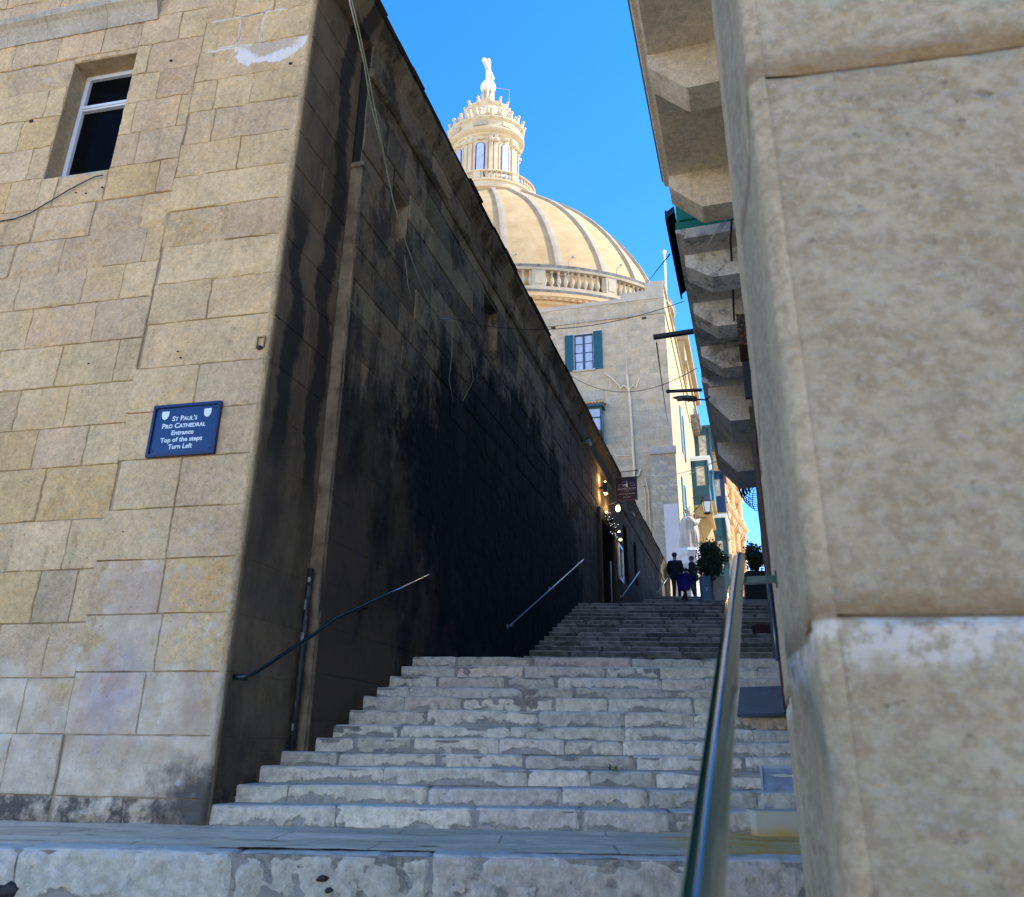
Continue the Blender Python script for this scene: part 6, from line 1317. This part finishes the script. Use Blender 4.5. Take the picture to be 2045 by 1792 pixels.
P_ = pb_(1177, 884, .3); cm = thing('security_camera', 'small pale security camera high on the dark wall', 'camera', tuple(P_)); mb = MB(); mb.tube([P_ - FB.d * .12, P_ + FB.d * .12], .05, 8); mb.build('housing', plain('camera_grey', (.22, .24, .25), .5), cm); mb = MB(); mb.tube([P_, P_ - FB.n * .17], .02, 6); mb.build('arm', ST, cm)
P_ = pb_(1263, 1026, .3); cm = thing('security_camera', 'second grey camera on the dark wall right of the bright lantern', 'camera', tuple(P_)); mb = MB(); mb.tube([P_ - FB.d * .15, P_ + FB.d * .2], .05, 8); mb.build('housing', bpy.data.materials['camera_grey'], cm); mb = MB(); mb.tube([P_, P_ - FB.n * .17], .02, 6); mb.build('arm', ST, cm)
# wall lantern on the far yellow wall
LY = 49.0; def_ = FS.onU(1411, 1012, up_(LY)); lp = thing('wall_lantern', 'black four sided street lantern on a scrolled arm above the statue', 'lantern', tuple(FS.pt(up_(LY), def_[0], def_[1])))
c = FS.pt(up_(LY), def_[0], def_[1]); mb = MB(); mb.lathe(c, [(.22, -.38), (.33, .30)], 4, a0=radians(45), a1=radians(405)); mb.build('glass', plain('lantern_glass', (.55, .58, .6), .3, var=.03), lp)
mb = MB(); mb.lathe(c, [(.36, .28), (.38, .34), (.12, .62), (.04, .8)], 4, a0=radians(45), a1=radians(405)); mb.lathe(c, [(.24, -.46), (.24, -.38), (0, -.38)], 4, a0=radians(45), a1=radians(405))
for i in range(4): t = radians(45 + 90 * i); mb.tube([c + Vector((.225 * cos(t), .225 * sin(t), -.38)), c + Vector((.335 * cos(t), .335 * sin(t), .3))], .022, 5)
mb.build('frame', M['black'], lp)
wn_ = -def_[0]; mb = MB(); mb.tube([c + Vector((0, 0, .6)), c - FS.n * (def_[0] - .02) + Vector((0, 0, .62))], .035, 6); mb.tube([c + Vector((0, 0, .55)) - FS.n * .2, c - FS.n * def_[0] * .5 + Vector((0, 0, .1)), c - FS.n * (def_[0] - .02) - Vector((0, 0, .3))], .03, 6); mb.build('arm', M['black'], lp)

# ------------------------------------------------------------------ cables
def pA(x, y, n_=-.02): u, z_ = FA.onN(x, y, n_); return FA.pt(u, n_, z_)
thin('cable', 'thin black cable drooping from the window sill across the left wall', [pA(*q) for q in ((-30, 446), (0, 442), (30, 437), (60, 426), (100, 402), (140, 378), (175, 360), (190, 353), (206, 350))], .006, M['cable_black'])
cp = [pb_(x, y, .30 if i < 3 else .22) for i, (x, y) in enumerate(((695, -10), (712, 60), (728, 130), (738, 200), (762, 290), (785, 400), (812, 490), (838, 560), (862, 615), (880, 637), (900, 636)))]
thin('cable', 'long pale cable hanging down the sooty side wall', cp, .008, M['cable_pale'])
cp = [pb_(x, y, .24) for x, y in ((700, -10), (718, 64), (736, 150), (750, 225), (772, 330))]; thin('cable', 'second pale cable beside the long hanging one', cp, .006, M['cable_pale'])
for i, (pp, lab) in enumerate((([(902, 636), (903, 700), (897, 760), (905, 800)], 'faint loose wire dangling mid wall'), ([(910, 640), (940, 700), (945, 760), (925, 800)], 'curved loose wire dangling right of mid wall'), ([(808, 510), (815, 570), (822, 600)], 'short dark wire low on the hanging cable'), ([(1114, 755), (1117, 775), (1113, 790)], 'short pale wire end below the cornice'), ([(675, 560), (690, 585), (730, 640)], 'slanting wire near the recess strip'))):
    thin('cable', lab, [pb_(x, y, .17) for x, y in pp], .004, M['cable_pale'])
A_ = pb_(900, 636, .2); B_ = nrm_pt(FE, 1366, 602, -.45); thin('wire', 'long thin wire crossing from the dark wall to the green balcony', sagline(A_, B_, .25), .004, M['cable_black'], 'wire')
A_ = pb_(1088, 706, .3); B_ = nrm_pt(FE, 1392, 735, -.45); thin('wire', 'sagging wire crossing below the shuttered window', sagline(A_, B_, .55), .0045, M['cable_black'], 'wire')
A_ = kp(1283, 576, -.3); B_ = nrm_pt(FE, 1338, 508, -.5); thin('wire', 'taut wire rising past the flagpole', [A_, B_], .007, M['cable_black'], 'wire')
A_ = nrm_pt(FE, 1312, 684, -.45) ; A_ = qd(1311, 684, 8.6); B_ = kp(1336, 850, -.4); thin('wire', 'slack wire trailing from the black bar across the house front', sagline(A_, B_, .3), .008, M['cable_black'], 'wire')
A_ = kp(1286, 972, -.2); B_ = FS.pt(up_(50), .3, FS.onU(1372, 943, up_(50))[1]); thin('wire', 'wire along the buttress of the pale house', sagline(A_, B_, .1), .02, M['cable_black'], 'wire')
A_ = kp(1280, 945, -.25); B_ = qd(1480, 900, 14.5); thin('wire', 'pale wire crossing the far street below the balconies', sagline(A_, B_, .3), .010, plain('pale_wire', (.5, .5, .48), .6), 'wire')
thin('wire', 'pale wire curl hanging from the green balcony', [qd(1452, 440, 7.0), qd(1438, 448, 7.0), qd(1425, 470, 6.98), qd(1413, 490, 6.9)], .006, plain('cream_wire', (.5, .5, .4), .6), 'wire')
thin('wire', 'thick black cable bundle beside the balcony corbels', [qd(1460, 400, 6.9), qd(1461, 440, 6.95), qd(1459, 480, 7.05), qd(1463, 560, 7.6), qd(1466, 640, 8.3)], .011, M['cable_black'], 'cable')
# things hung on the right wall
def ewall(label, cat_, name, x0, x1, y0, y1, d, dep, mat):
    n0, zt = FE.onU(x0, y0, d); n1, _ = FE.onU(x1, y0, d); _, zb = FE.onU(x0, y1, d); mb = MB(); mb.box(FE, d, d + dep, n0, .21, zb, zt); o = mb.build(name, mat, loc=FE.pt(d, n0, zb)); return tag(o, label, cat_)
k = NT('dried_flowers'); k.done(k.mix(k.ramp(k.vor(40), .2, .5), (.22, .09, .03, 1), (.03, .02, .015, 1)), .9, k.bump(k.vor(40), 1, .03)); 
ewall('brown planting box fixed on the right wall beside the corbels', 'flower box', 'flower_box', 1470, 1480, 628, 690, 6.6, .35, k.m)
ewall('black louvred shutter leaf hanging off the right wall', 'shutter', 'open_shutter', 1478, 1495, 690, 795, 7.4, .06, M['black'])
